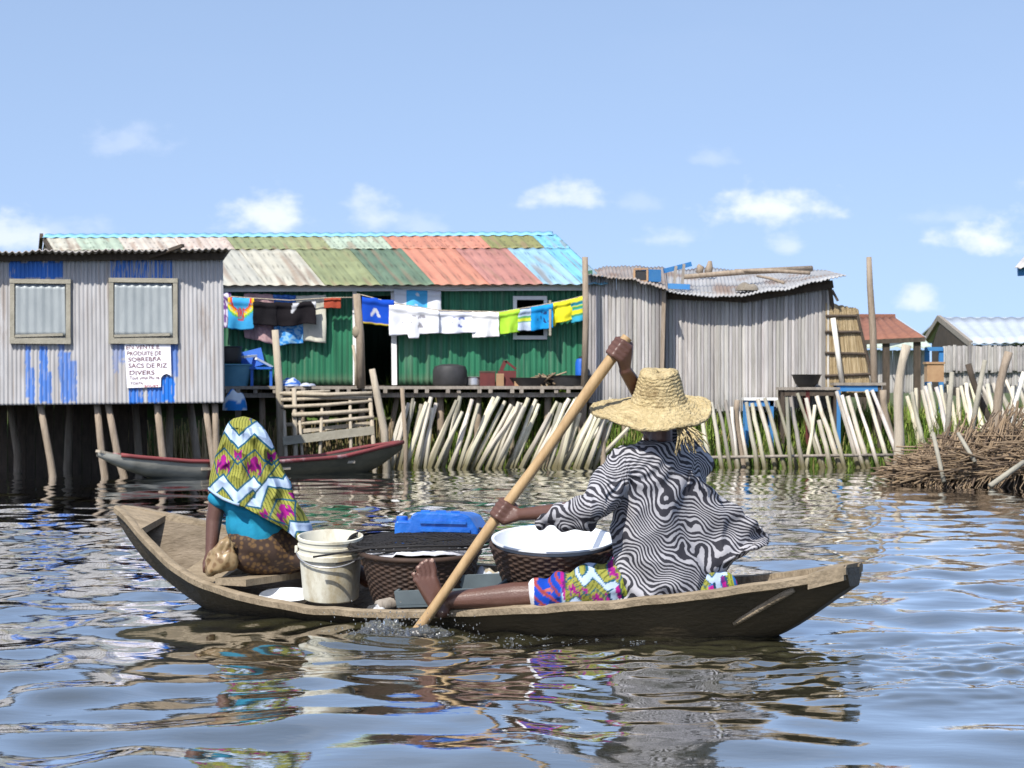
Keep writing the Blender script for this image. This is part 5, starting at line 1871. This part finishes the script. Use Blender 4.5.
# zebra shirt
mb = MB()
W1, W2 = Vector((.72, .69, 0)), Vector((-.69, .72, 0))     # shoulder line and its normal
prof = [(441, 664, 26, .07), (447, 662, 40, .09), (456, 660, 55, .105), (470, 660, 60, .115), (500, 660, 60, .13), (530, 662, 62, .14), (560, 668, 66, .155), (580, 667, 66, .185), (597, 661, 62, .195), (606, 657, 54, .185), (609, 656, 40, .14)]
vs, fs = [], []
n = 36
for (y, cx, hw, dp) in prof:
    c = P(cx, y, 9.14); wd = hw * 9.14 / F
    for k in range(n):
        a = 2 * math.pi * k / n
        vs.append(c + W1 * (wd * math.cos(a)) + W2 * (dp * math.sin(a)))
L_ = len(prof)
fs = [(i * n + (k + 1) % n, i * n + k, (i + 1) * n + k, (i + 1) * n + (k + 1) % n) for i in range(L_ - 1) for k in range(n)]
fs += [tuple(range(n)), tuple((L_ - 1) * n + k for k in range(n - 1, -1, -1))]
mb.add(vs, fs)
mb.chain([P(652, 462, 9.13), P(626, 467, 9.05), P(604, 490, 8.94), elL + Vector((.02, 0, .0)), P(560, 514, 8.93), P(546, 516, 8.97)], [.085, .085, .076, .064, .052, .045])
mb.chain([P(546, 514, 8.97), P(541, 523, 8.97)], [.042, .034])
mb.chain([P(587, 518, 8.88), P(562, 523, 8.92)], [.052, .036])
mb.chain([P(672, 462, 9.2), P(694, 463, 9.27), P(676, 436, 9.33), elR], [.085, .078, .07, .06])
# tail blown out behind
tail = [[(690, 470), (706, 486), (722, 498), (740, 510), (756, 520), (764, 528)],
        [(685, 505), (705, 510), (724, 518), (742, 526), (758, 534), (769, 540)],
        [(680, 545), (704, 542), (724, 543), (741, 543), (756, 543), (769, 545)],
        [(675, 580), (700, 574), (718, 567), (733, 558), (744, 553), (752, 550)],
        [(672, 592), (694, 588), (710, 579), (722, 572), (734, 562), (744, 556)]]


def tl(u, v):
    fj, fi = v * 4, u * 5
    j, i = min(3, int(fj)), min(4, int(fi)); b, a = fj - j, fi - i
    g = lambda jj, ii: Vector(tail[jj][ii])
    p = lerp(lerp(g(j, i), g(j, i + 1), a), lerp(g(j + 1, i), g(j + 1, i + 1), a), b)
    Y = 9.10 + .10 * u + .035 * math.sin(v * 11 + u * 5) * u + .03 * math.sin(v * 5 + 1)
    return P(p.x, p.y, Y)


nu, nv = 30, 24
vs = []
for s in (-1, 1):
    for j in range(nv + 1):
        for i in range(nu + 1):
            vs.append(tl(i / nu, j / nv) + Vector((0, .011 * s + (.05 * s * (1 - i / nu) ** 2), 0)))
S_ = (nu + 1) * (nv + 1)
fs = []
for j in range(nv):
    for i in range(nu):
        a = j * (nu + 1) + i
        fs += [(a, a + 1, a + nu + 2, a + nu + 1), (S_ + a + nu + 1, S_ + a + nu + 2, S_ + a + 1, S_ + a)]
for i in range(nu):
    a, b = i, nv * (nu + 1) + i
    fs += [(a + 1, a, S_ + a, S_ + a + 1), (b, b + 1, S_ + b + 1, S_ + b)]
for j in range(nv):
    a, b = j * (nu + 1), j * (nu + 1) + nu
    fs += [(a, a + nu + 1, S_ + a + nu + 1, S_ + a), (b + nu + 1, b, S_ + b, S_ + b + nu + 1)]
mb.add(vs, fs)


def shirt_post(co, no):
    out = co.copy()
    for i in range(len(co)):
        x, y, z = (float(t) for t in co[i])
        pxx = 512 + F * x / y
        # long folds: radiating from the shoulder on the back, round the arm on the sleeve, fanning on the tail
        if pxx < 606:
            d = .007 * math.sin(70 * x + 14 * z + 5 * nz(x, y, z, 7))
        else:
            ang = math.atan2(z - .66, x - .45)
            d = .009 * math.sin(15 * ang + 30 * nz(x, y, z, 1.6)) * min(1, max(.2, (.80 - z) * 3))
        r1 = 1 - abs(nz(x, y, z + 3, 7)) * 2.2
        d = (d + .011 * max(0, r1) + .004 * nz(x, y, z, 14)) * (.3 if pxx < 560 else .6 if pxx < 590 else 1) - .005
        out[i] = co[i] + no[i] * d
    return out


fuse(mb, 'zebra_shirt', 'zebra', pad, .006, 5, shirt_post)

# straw hat with a sagging brim
hc = P(651, 411, 9.15)
tilt = Matrix.Rotation(math.radians(14.5), 3, 'X') @ Matrix.Rotation(math.radians(-1.5), 3, 'Y')
mtx = Matrix.Translation(hc) @ tilt.to_4x4()
prof = []
for k in range(46):
    s = k / 45
    r = lerp(.254, .118, s); z = .012 + .028 * s ** 2.2 + .0035 * abs(math.sin(s * math.pi * 8))
    if k == 0: z -= .008
    prof.append((r, z))
for k in range(40):
    s = k / 39
    r = lerp(.115, .076, s ** .8); z = .045 + .122 * s
    r += .0035 * abs(math.sin(s * math.pi * 9))
    prof.append((r, z))
prof += [(.062, .173), (.045, .175), (.022, .170), (.002, .168)]
inner = [(.002, .160), (.045, .164), (.060, .158), (.105, .05), (.115, .035), (.2, .012), (.250, .0)]


def hat_wave(a, i, r, z):
    out = max(0, (r - .13) / .12)
    z += .012 * math.sin(2 * a + .6) * out + .006 * math.sin(5 * a + 1) * out - .010 * out * max(0, -math.sin(a))
    if r < .14:
        k = max(0, z - .05) / .15
        r *= 1 + .05 * math.sin(3 * a + 1) * k + .03 * nz(math.cos(a) * 2, math.sin(a) * 2, z * 20)
        z += .006 * math.sin(2 * a + 2.2) * k
    z += .006 * nz(math.cos(a) * 6 * r / .2, math.sin(a) * 6 * r / .2, 4) + (.004 * nz(a * 14, i * .4, 2) if r > .2 else 0)
    return r * (1 + .016 * nz(math.cos(a) * 3, math.sin(a) * 3, 1) + (.012 * nz(a * 18, 0, 8) if r > .235 else 0)), z


mb = MB()
mb.lathe(prof + inner, 96, mtx, hat_wave, close=True)
inv = mtx.inverted()      # the crown leans a little to the right
for i, p in enumerate(mb.v):
    q = inv @ Vector(p)
    q.x += .034 * max(0, min(1, (.21 - math.hypot(q.x, q.y)) / .09))
    mb.v[i] = tuple(mtx @ q)
hat = mb.build('straw_hat', 'straw', pad, smooth=True)
mb = MB()
for k in range(26):
    a = P(684 + RND.uniform(-8, 6), 424 + RND.uniform(-2, 2), 8.98 + RND.uniform(-.02, .02))
    e = a + Vector((RND.uniform(-.02, .10), RND.uniform(-.04, .02), -RND.uniform(.05, .13)))
    mb.tube([a, lerp(a, e, .5) + Vector((RND.uniform(-.02, .02), -.02, 0)), e], [.0035, .004, .002], 4, False)
mb.build('frayed_straw', 'straw', hat)

# paddle
t = thing('paddle', 'long pale wooden paddle dipping into the water beside the outstretched foot', 'paddle', SH_B)
mb = MB()
top = SH_A + axis * .045
pts = [lerp(SH_B - axis * .12, top, k / 14) + Vector((.004 * math.sin(k * .9), .004 * math.cos(k * .7), 0)) for k in range(15)]
mb.tube(pts, [.0238 * (.93 + .07 * math.cos(k)) for k in range(15)], 14)
mb.build('shaft', 'paddlewood', t, smooth=True, autosmooth=50)
mb = MB()
bl = [(0, .03), (.06, .05), (.15, .085), (.30, .10), (.42, .085), (.48, .04)]
sd_ = axis.cross(Vector((0, 1, 0))).normalized(); nn = axis.cross(sd_)
vs = []
for d, w_ in bl:
    c = SH_B - axis * (.10 + d)
    vs += [c + sd_ * w_, c + nn * .011, c - sd_ * w_, c - nn * .011]
fs = [(i * 4 + j, i * 4 + (j + 1) % 4, (i + 1) * 4 + (j + 1) % 4, (i + 1) * 4 + j) for i in range(len(bl) - 1) for j in range(4)] + [(3, 2, 1, 0), tuple(range(20, 24))]
mb.add(vs, fs); mb.build('blade', 'paddlewood', t, smooth=True, autosmooth=40)

# ------------------------------------------------------------------ the passenger under a printed cloth
pas = thing('person', 'seated passenger seen from behind, head and shoulders under a bright wax print cloth', 'person', P(255, 568, 9.95))
PY = 9.95
hd2 = P(243.5, 446, PY + .02)
nk2, ch2, hp2 = P(246, 468, PY + .02), P(250, 500, PY), P(262, 551, PY)
mb = MB()
mb.chain([hp2, P(256, 528, PY), ch2, P(248, 482, PY), nk2, hd2], [.085, .09, .10, .09, .045, .05])
sl2, sr2 = P(221, 486, PY - .02), P(281, 487, PY + .06)
mb.chain([sl2, ch2 + Vector((0, 0, .05)), sr2], [.045, .08, .045])
el2, wr2 = P(214, 520, PY - .02), P(211, 553, PY - .05)
mb.chain([sl2, el2, wr2], [.044, .037, .026])
for k, (dx, dz) in enumerate(((-.024, -.075), (-.008, -.085), (.008, -.088), (.024, -.078))):
    mb.chain([wr2, wr2 + Vector((dx, -.012, -.045)), wr2 + Vector((dx * 1.15, -.022, dz * .86)), wr2 + Vector((dx * 1.2, -.012, dz * 1.12))], [.024, .014, .009, .008])
mb.chain([wr2, wr2 + Vector((.032, -.01, -.03)), wr2 + Vector((.044, -.02, -.055))], [.02, .013, .009])
el3, wr3 = P(279, 515, PY + .24), P(258, 533, PY + .36)
mb.chain([sr2, el3, wr3], [.044, .037, .026])
for k in range(4):
    d = Vector((-.04, .03, -.02)); o = Vector((0, .0, .02 * (k - 1.5)))
    mb.chain([wr3, wr3 + d + o, wr3 + d * 2 + o, wr3 + d * 2.5 + o + Vector((0, 0, -.015))], [.022, .013, .009, .008])
mb.chain([wr3, wr3 + Vector((-.02, 0, .035)), wr3 + Vector((-.05, .01, .045))], [.018, .012, .009])
for sgn in (-1, 1):
    kn = hp2 + BAX * .30 - BN * (.17 + .08 * sgn) + Vector((0, 0, .0)); an = kn + BAX * .20 + Vector((0, 0, -.12))
    mb.chain([hp2 + Vector((.02, .08, 0)), kn, an], [.06, .05, .034])
    for s in (-.03, -.015, 0, .015, .03):
        mb.chain([an, an + BAX * .06 + BN * s * .6 + Vector((0, 0, -.02)), an + BAX * .13 + BN * s + Vector((0, 0, -.03))], [.03, .02, .011])
head(mb, hd2, Vector((.35, .9, -.15)), Vector((0, 0, 1)), .86)
fuse(mb, 'body', 'skin', pas, .005, 4)
mb = MB()
mb.chain([P(249, 490, PY), P(252, 512, PY - .005), P(258, 533, PY)], [.108, .128, .125])
mb.chain([P(232, 486, PY - .02), P(221, 500, PY - .02)], [.06, .055])
mb.chain([P(276, 490, PY + .06), P(278, 505, PY + .18)], [.07, .06])


def blouse_post(co, no):
    out = co.copy()
    for i in range(len(co)):
        x, y, z = (float(t) for t in co[i])
        out[i] = co[i] + no[i] * (.008 * math.sin(60 * (z + .35 * x) + 4 * nz(x, y, z, 6)))
    return out


fuse(mb, 'blouse', 'blouse', pas, .007, 4, blouse_post)
mb = MB()
mb.chain([P(249, 549, PY - .03), P(268, 549, PY), P(286, 550, PY + .03)], [.11, .125, .11])
for sgn in (-1, 1):
    mb.chain([P(266, 553, PY) + Vector((0, .06, 0)), hp2 + BAX * .30 - BN * (.17 + .08 * sgn), hp2 + BAX * .40 - BN * (.17 + .08 * sgn) + Vector((0, 0, -.07))], [.105, .075, .06])
fuse(mb, 'skirt', 'leopard', pas, .008, 5, blouse_post)

yy_ = [417, 419, 422, 427, 433, 441, 450, 460, 470, 480, 490, 500, 512, 525, 540, 552]
xl_ = [243, 234, 229.5, 226.5, 224, 221, 218, 215, 212, 209.5, 209, 210, 216, 226, 240, 250]
xr_ = [244, 252, 257.5, 262.5, 266.5, 270.5, 274.5, 278.5, 283, 288, 292, 295, 303, 311, 314, 316]


def drape(u, v):
    ph = (u - .5) * 2 * math.pi          # 0 faces the camera
    s = math.sin(ph); cph = math.cos(ph)
    q = .5 + .5 * s
    yend = interp(q, [0, .15, .35, .5, .65, .8, .92, 1], [489, 499, 507, 517, 528, 541, 546, 532]) if cph > 0 else lerp(interp(q, [0, 1], [489, 532]), 500, min(1, -cph * 1.5))
    y = 417 + (yend - 417) * v ** .9
    a, b = interp(y, yy_, xl_), interp(y, yy_, xr_)
    cx, hw = (a + b) / 2, (b - a) / 2
    fold = 1.0 * (y - 440) / 60 if y > 440 else 0
    x = cx + hw * s
    dep = interp(y, [417, 422, 433, 450, 470, 490, 520, 550], [.005, .07, .105, .125, .14, .165, .19, .20])
    Yc = PY + .02
    r = dep * cph + (.019 * math.sin(s * 10 + y * .06 + 2 * nz(s * 2, y * .03, 6)) + .018 * nz(s * 3, y * .05, 2)) * fold + .024 * (1 - abs(nz(s * 2.2 + y * .012, y * .035 - s, 5)) * 3 if y > 428 else 0)
    # the cloth caves in under the nape
    r -= .012 * max(0, cph) * math.exp(-((y - 462) / 14.0) ** 2)
    return P(x + .6 * nz(s * 4, y * .08, 1), y, Yc - r)


def drape_col(u, v):
    p = drape(u, v)
    ph = (u - .5) * 2 * math.pi
    x_, y_ = 512 + F * p.x / p.y, YH + (H - p.z) * F / p.y
    uu = (p.x + 1.2) * 1.06 + .05 * (1 if abs(ph) > math.pi / 2 else 0)
    vv = p.z - .9
    if (x_ - 262) * .9 + (y_ - 472) * .7 > 8:      # the loose end is turned and laid over the shoulder
        a = -.62
        uu, vv = uu * math.cos(a) - vv * math.sin(a), uu * math.sin(a) + vv * math.cos(a)
        if (x_ - 262) * .9 + (y_ - 472) * .7 < 10: return (.012, .05, .07)
    return pagne(uu * 1.18 + .03, vv * 1.18 + .06 * uu + .41)


mb = MB(); mb.grid(drape, 420, 260, drape_col, wrap=True)
mb.build('head_cloth', 'cloth', pas, smooth=True, solid=.006)
mb = MB()     # rolled pale edge at the left shoulder
mb.tube([drape(u, .99) + Vector((0, -.008, 0)) for u in np.linspace(.27, .44, 12)], .007, 7)
mb.col = (.35, .45, .6); mb.c = [(.35, .45, .6)] * len(mb.v)
mb.build('cloth_hem', 'cloth', pas, smooth=True)

# shiny brown bag by the passenger
mb = MB()
c = P(222, 556, 9.80)
vs = []
def bagf(u, v):
    th = u * 2 * math.pi; ph = (v - .5) * math.pi
    r = Vector((.066 * math.cos(ph) * math.cos(th),   .05 * math.cos(ph) * math.sin(th), .080 * math.sin(ph)))
    k = 1 + .5 * nz(r.x * 15, r.y * 15, r.z * 15) + .16 * nz(r.x * 45, r.y * 45, r.z * 45)
    r = r * k
    r.x = r.x * (1 - 3.5 * r.z) + .42 * r.z
    return c + r
mb.grid(bagf, 40, 24, wrap=True)
tag(mb.build('shoulder_bag', 'foil', smooth=True), 'shiny golden brown bag lying against the passenger\'s hip', 'bag')

# ------------------------------------------------------------------ cargo
loc = P(331, 598, 9.72)
t = thing('bucket', 'worn dirty white plastic bucket between the passenger and the netted basket', 'bucket', loc)
bt_ = Matrix.Translation(loc) @ Matrix.Rotation(math.radians(8), 4, 'X') @ Matrix.Diagonal((1.02, 1.02, .94, 1))
prof = [(.115, 0), (.120, .006), (.131, .17), (.131, .20), (.142, .203), (.143, .225), (.135, .228), (.136, .25), (.141, .252), (.141, .262), (.137, .264), (.138, .284), (.142, .286), (.142, .298), (.134, .30), (.130, .29), (.112, .015)]
mb = MB(); mb.lathe(prof, 56, bt_); mb.build('body', 'bucket', t, smooth=True, autosmooth=35)
mb = MB()
mb.tube([bt_ @ Vector((.146 * math.cos(a), .146 * math.sin(a), .235 - .055 * math.sin((a + math.pi) ) ** 1)) for a in np.linspace(math.pi * 1.0, math.pi * 2.0, 20)], .0035, 6)
mb.build('handle', 'metal', t, smooth=True)
for a in (math.pi, 0):
    mb = MB(); mb.box(bt_ @ Vector((.147 * math.cos(a), 0, .235)), (.012, .03, .03)); mb.build('handle_lug', 'bucket', t)
loc = P(287, 606, 9.80)
t = thing('basin', 'shallow white enamel basin half hidden behind the white bucket', 'basin', loc)
mb = MB(); mb.lathe([(.07, 0), (.085, .02), (.12, .05), (.125, .052), (.12, .056), (.08, .025)], 40, Matrix.Translation(loc) @ Matrix.Rotation(.15, 4, 'X')); mb.build('body', 'enamel', t, smooth=True, autosmooth=40)


def wicker(mtx, r0, r1, h, nweft=20, nwarp=56, oval=(1, 1)):
    mb = MB()
    prof = []
    rows = nweft * 4
    for k in range(rows + 1):
        s = k / rows
        prof.append((lerp(r0, r1, s ** .8), h * s))
    inn = [(r - .016, z) for r, z in prof[::-8]]
    inn[-1] = (inn[-1][0], .015)

    def rf(a, i, r, z):
        if i <= rows:
            ph = i / 4
            row = int(ph)
            bulge = math.sin((ph - row) * math.pi)
            over = math.cos(a * nwarp / 2 + math.pi * row)
            r = r + .006 * bulge * (.3 + .7 * over) + .002
        return r, z
    n = nwarp * 4
    vs, fs = [], []
    full = prof + inn
    for i, (r, z) in enumerate(full):
        for k in range(n):
            a = 2 * math.pi * k / n
            rr, zz = rf(a, i, r, z)
            vs.append(mtx @ Vector((rr * math.cos(a) * oval[0], rr * math.sin(a) * oval[1], zz)))
    L = len(full)
    fs = [(i * n + k, i * n + (k + 1) % n, (i + 1) * n + (k + 1) % n, (i + 1) * n + k) for i in range(L - 1) for k in range(n)]
    fs += [tuple(range(n - 1, -1, -1)), tuple((L - 1) * n + k for k in range(n))]
    mb.add(vs, fs)
    return mb


loc = P(420, 603, 9.58)
t = thing('wicker_basket', 'dark wicker basket holding a white sack, under a black net hoop', 'basket', loc)
mtx = Matrix.Translation(loc) @ Matrix.Rotation(math.radians(5), 4, 'X')
wicker(mtx, .19, .255, .225).build('body', 'wicker', t, smooth=True)
mb = MB(); mb.tube([mtx @ Vector((.26 * math.cos(a), .26 * math.sin(a), .228)) for a in np.linspace(0, 2 * math.pi, 60)], .012, 8); mb.build('rim', 'wicker', t, smooth=True)
loc2 = P(424, 552, 9.53)
mb = MB()
def sackf(u, v):
    th = u * 2 * math.pi; ph = v * math.pi / 2
    r = math.cos(ph)
    x, y = .245 * r * math.cos(th), .22 * r * math.sin(th)
    return mtx @ Vector((x, y, .212 + .022 * math.sin(ph) ** .6 * (1 + .45 * nz(x * 7, y * 7, 3)) + (.022 * max(0, -math.sin(th)) * (1.5 if x > -.1 else .6)) * r + .012 * nz(x * 18, y * 18, 1)))
mb.grid(sackf, 64, 24, wrap=True)
tag(mb.build('sack', 'sack', smooth=True), 'white plastic sack lying in the mouth of the dark wicker basket', 'sack')
t = thing('fishing_net', 'black fishing net on a thin oval hoop laid over the basket and bucket', 'net', P(420, 548, 9.6))
nc = P(421, 541, 9.64); tl_ = Matrix.Rotation(math.radians(6), 3, 'X') @ Matrix.Rotation(math.radians(-1.5), 3, 'Y')
def hoop(x, y, z=0): return nc + tl_ @ Vector((x, y, z))
mb = MB()
for dz, k in ((0, 1), (.014, .97)):
    mb.tube([hoop(.325 * k * math.cos(a), .27 * k * math.sin(a), dz + .010 * math.sin(3 * a)) for a in np.linspace(0, 2 * math.pi, 70)], .0055, 7)
mb.tube([hoop(-.46, -.16, -.03), hoop(-.2, -.20, 0.01), hoop(.12, -.1, .02), hoop(.31, 0, .0)], .005, 6)
mb.tube([hoop(-.36, -.20, -.055), hoop(-.1, -.24, 0.0), hoop(.2, -.18, .01)], .004, 6)
mb.build('hoop', 'net', t, smooth=True)
mb = MB()
for th in (.5, -.5, 1.05, -1.05):
    d = Vector((math.cos(th), math.sin(th), 0)); p_ = Vector((-d.y, d.x, 0))
    for k in range(-21, 22):
        o = k * .019
        ok = [s for s in np.linspace(-.34, .34, 30) if ((d.x * s + p_.x * o) / .325) ** 2 + ((d.y * s + p_.y * o) / .27) ** 2 < 1]
        if len(ok) < 2: continue
        pts = []
        for s in (ok[0], lerp(ok[0], ok[-1], .25), lerp(ok[0], ok[-1], .5), lerp(ok[0], ok[-1], .75), ok[-1]):
            x, y = d.x * s + p_.x * o, d.y * s + p_.y * o
            e = max(0, 1 - (x / .325) ** 2 - (y / .27) ** 2)
            pts.append(hoop(x, y, .022 * e + .010 * nz(x * 14, y * 14, 2)))
        mb.tube(pts, .0024, 3, False)
mb.build('mesh', 'net', t)
# blue plastic container
t = thing('plastic_container', 'bright blue flat-sided plastic container lying behind the netted basket', 'container', P(437, 545, 9.86))
ol = [(394, 524), (396.5, 520.5), (409, 521), (411.5, 514.5), (417, 512), (440, 512.5), (461, 513.5), (469, 516.5), (478, 531), (478, 545), (394, 545)]
mb = MB()
fr_ = [P(x, y, 9.74) for x, y in ol]; bk_ = [p + Vector((.05, .22, -.005)) for p in fr_]
n = len(ol)
mb.add(fr_ + bk_, [tuple(range(n - 1, -1, -1)), tuple(range(n, 2 * n))] + [(i, (i + 1) % n, n + (i + 1) % n, n + i) for i in range(n)])
bo = mb.build('body', 'bluetarp', t)
bv = bo.modifiers.new('soft_edges', 'BEVEL'); bv.width = .010; bv.segments = 3
for x0_, x1_, y_ in ((421, 430, 511.6), (436, 446, 511.9), (451, 460, 512.4)):
    mb = MB(); a_ = P(x0_, y_, 9.80); b_ = P(x1_, y_, 9.80); mb.bar(a_, b_, .05, .012); mb.build('ridge', 'bluetarp', t)
mb = MB(); mb.bar(P(420, 522, 9.735), P(466, 523, 9.735), .012, .012); mb.bar(P(420, 530, 9.735), P(470, 531, 9.735), .012, .012); mb.build('moulding', 'bluetarp', t)
mb = MB(); p0_ = P(402, 521, 9.80); mb.lathe([(.026, 0), (.026, .018), (.022, .022), (.002, .022)], 18, Matrix.Translation(p0_)); mb.build('cap', 'blue', t, smooth=True, autosmooth=40)
# enamel bowl in a wicker basket
loc = P(553, 601, 9.36)
t = thing('wicker_basket', 'dark wicker basket under the wide white bowl beside the paddler', 'basket', loc)
mtx = Matrix.Translation(loc) @ Matrix.Rotation(math.radians(9), 4, 'X')
wicker(mtx, .165, .268, .252).build('body', 'wicker', t, smooth=True)
t = thing('enamel_bowl', 'wide white enamel bowl set into the basket beside the paddler', 'bowl', mtx @ Vector((0, 0, .1)))
mb = MB(); mb.lathe([(.09, .09), (.17, .125), (.225, .19), (.250, .262), (.262, .268), (.262, .275), (.250, .274), (.222, .20), (.165, .138), (.08, .105), (.002, .1)], 72, mtx)
mb.build('body', 'enamel', t, smooth=True, autosmooth=45)
mb = MB()
for k in range(14):
    a, r = RND.uniform(0, 6.28), RND.uniform(.05, .20)
    p = mtx @ Vector((r * math.cos(a), r * math.sin(a), .11 + (r / .25) ** 2 * .11))
    mb.ellipsoid(p, (.014, .010, .006), None, 8, 6)
tag(mb.build('fish_scraps', 'metal', smooth=True), 'small silvery scraps scattered inside the wide white bowl', 'fish', kind='stuff')
# grey plastic tray
t = thing('plastic_tray', 'grey plastic tray lying in the canoe behind the outstretched leg', 'tray', P(462, 603, 9.32))
c = P(458, 597, 9.33); rot = Matrix.Rotation(-.46, 3, 'Z') @ Matrix.Rotation(-.07, 3, 'Y') @ Matrix.Rotation(.22, 3, 'X')
mb = MB(); mb.box(c, (.48, .22, .012), rot); mb.build('bottom', 'greybox', t)
for dx, dy, sx, sy in ((0, -.105, .48, .012), (0, .105, .48, .012), (-.234, 0, .012, .198), (.234, 0, .012, .198)):
    mb = MB(); mb.box(c + rot @ Vector((dx, dy, .036)), (sx, sy, .06), rot); mb.build('side', 'greybox', t)
# folded sack and a stick in the bilge
heap('rice_sack', 'pale crumpled sack lying in the canoe between the basket and the wide bowl', 'sack', 470, 508, 9.55, .13, blotch((.42, .36, .26), (.46, .50, .56), 3), dep=.10, z=.10, seed=11)
heap('rag', 'small crumpled grey and white rag before the dark wicker basket', 'rag', 366, 388, 9.35, .035, blotch((.05, .05, .05), (.5, .5, .5), 4), dep=.05, z=.055, seed=13)
mb = MB(); mb.tube([boat(.455, .40, .085), boat(.47, .1, .10), boat(.485, -.3, .12)], [.026, .028, .024], 8)
tag(mb.build('round_beam', 'wood_grey', smooth=True), 'rough round stick lying across the canoe between bucket and basket', 'stick')

# ------------------------------------------------------------------ splash at the paddle
m, nt, b = nodes_of('splash_water')
b.inputs['Base Color'].default_value = (.92, .95, .96, 1)
b.inputs['Roughness'].default_value = .12
b.inputs['Transmission Weight'].default_value = .94
b.inputs['IOR'].default_value = 1.33
M['splash'] = m
mb = MB()
for k in range(260):
    x = RND.gauss(395, 26) if k < 170 else RND.uniform(320, 480)
    y = 634 - abs(RND.gauss(0, 11)) if k < 210 else RND.uniform(612, 634)
    Yd = RND.uniform(8.75, 9.05)
    r = RND.uniform(.0010, .0034)
    mb.ellipsoid(P(x, y, Yd), (r, r, r * RND.uniform(.9, 1.6)), None, 8, 6)
for (x, y, sx, sz) in ((376, 632, .05, .06), (392, 631, .06, .055), (408, 634, .055, .03), (428, 634, .06, .035), (360, 636, .05, .025), (444, 637, .05, .018)):
    c = P(x, 638, 8.95)
    c.z = .0
    def spf(u, v, c=c, sx=sx, sz=sz, x=x):
        th = u * 2 * math.pi; ph = v * math.pi / 2
        d = Vector((sx * math.cos(ph) * math.cos(th), .04 * math.cos(ph) * math.sin(th), sz * math.sin(ph)))
        k = 1 + .8 * nz(d.x * 28 + x, d.y * 28, d.z * 28) + .25 * nz(d.x * 80, d.y * 80 + x, d.z * 80)
        return c + Vector((d.x * k, d.y * k, max(-.01, d.z * k)))
    mb.grid(spf, 44, 20, wrap=True)
tag(mb.build('water_splash', 'splash', smooth=True), 'white splash and droplets thrown up by the paddle', 'splash', kind='stuff')
mb = MB()
for k in range(90):
    x = RND.uniform(430, 660); y = 636 + abs(RND.gauss(0, 7)) + (4 if x > 560 else 0)
    p = P(x, y, H * F / (y - YH)); p.z = .004
    r = RND.uniform(.002, .0055)
    mb.ellipsoid(p, (r * 1.4, r, r * .6), None, 8, 5)
tag(mb.build('foam', 'splash', smooth=True), 'small bubbles of foam drifting along the canoe\'s near side', 'foam', kind='stuff')
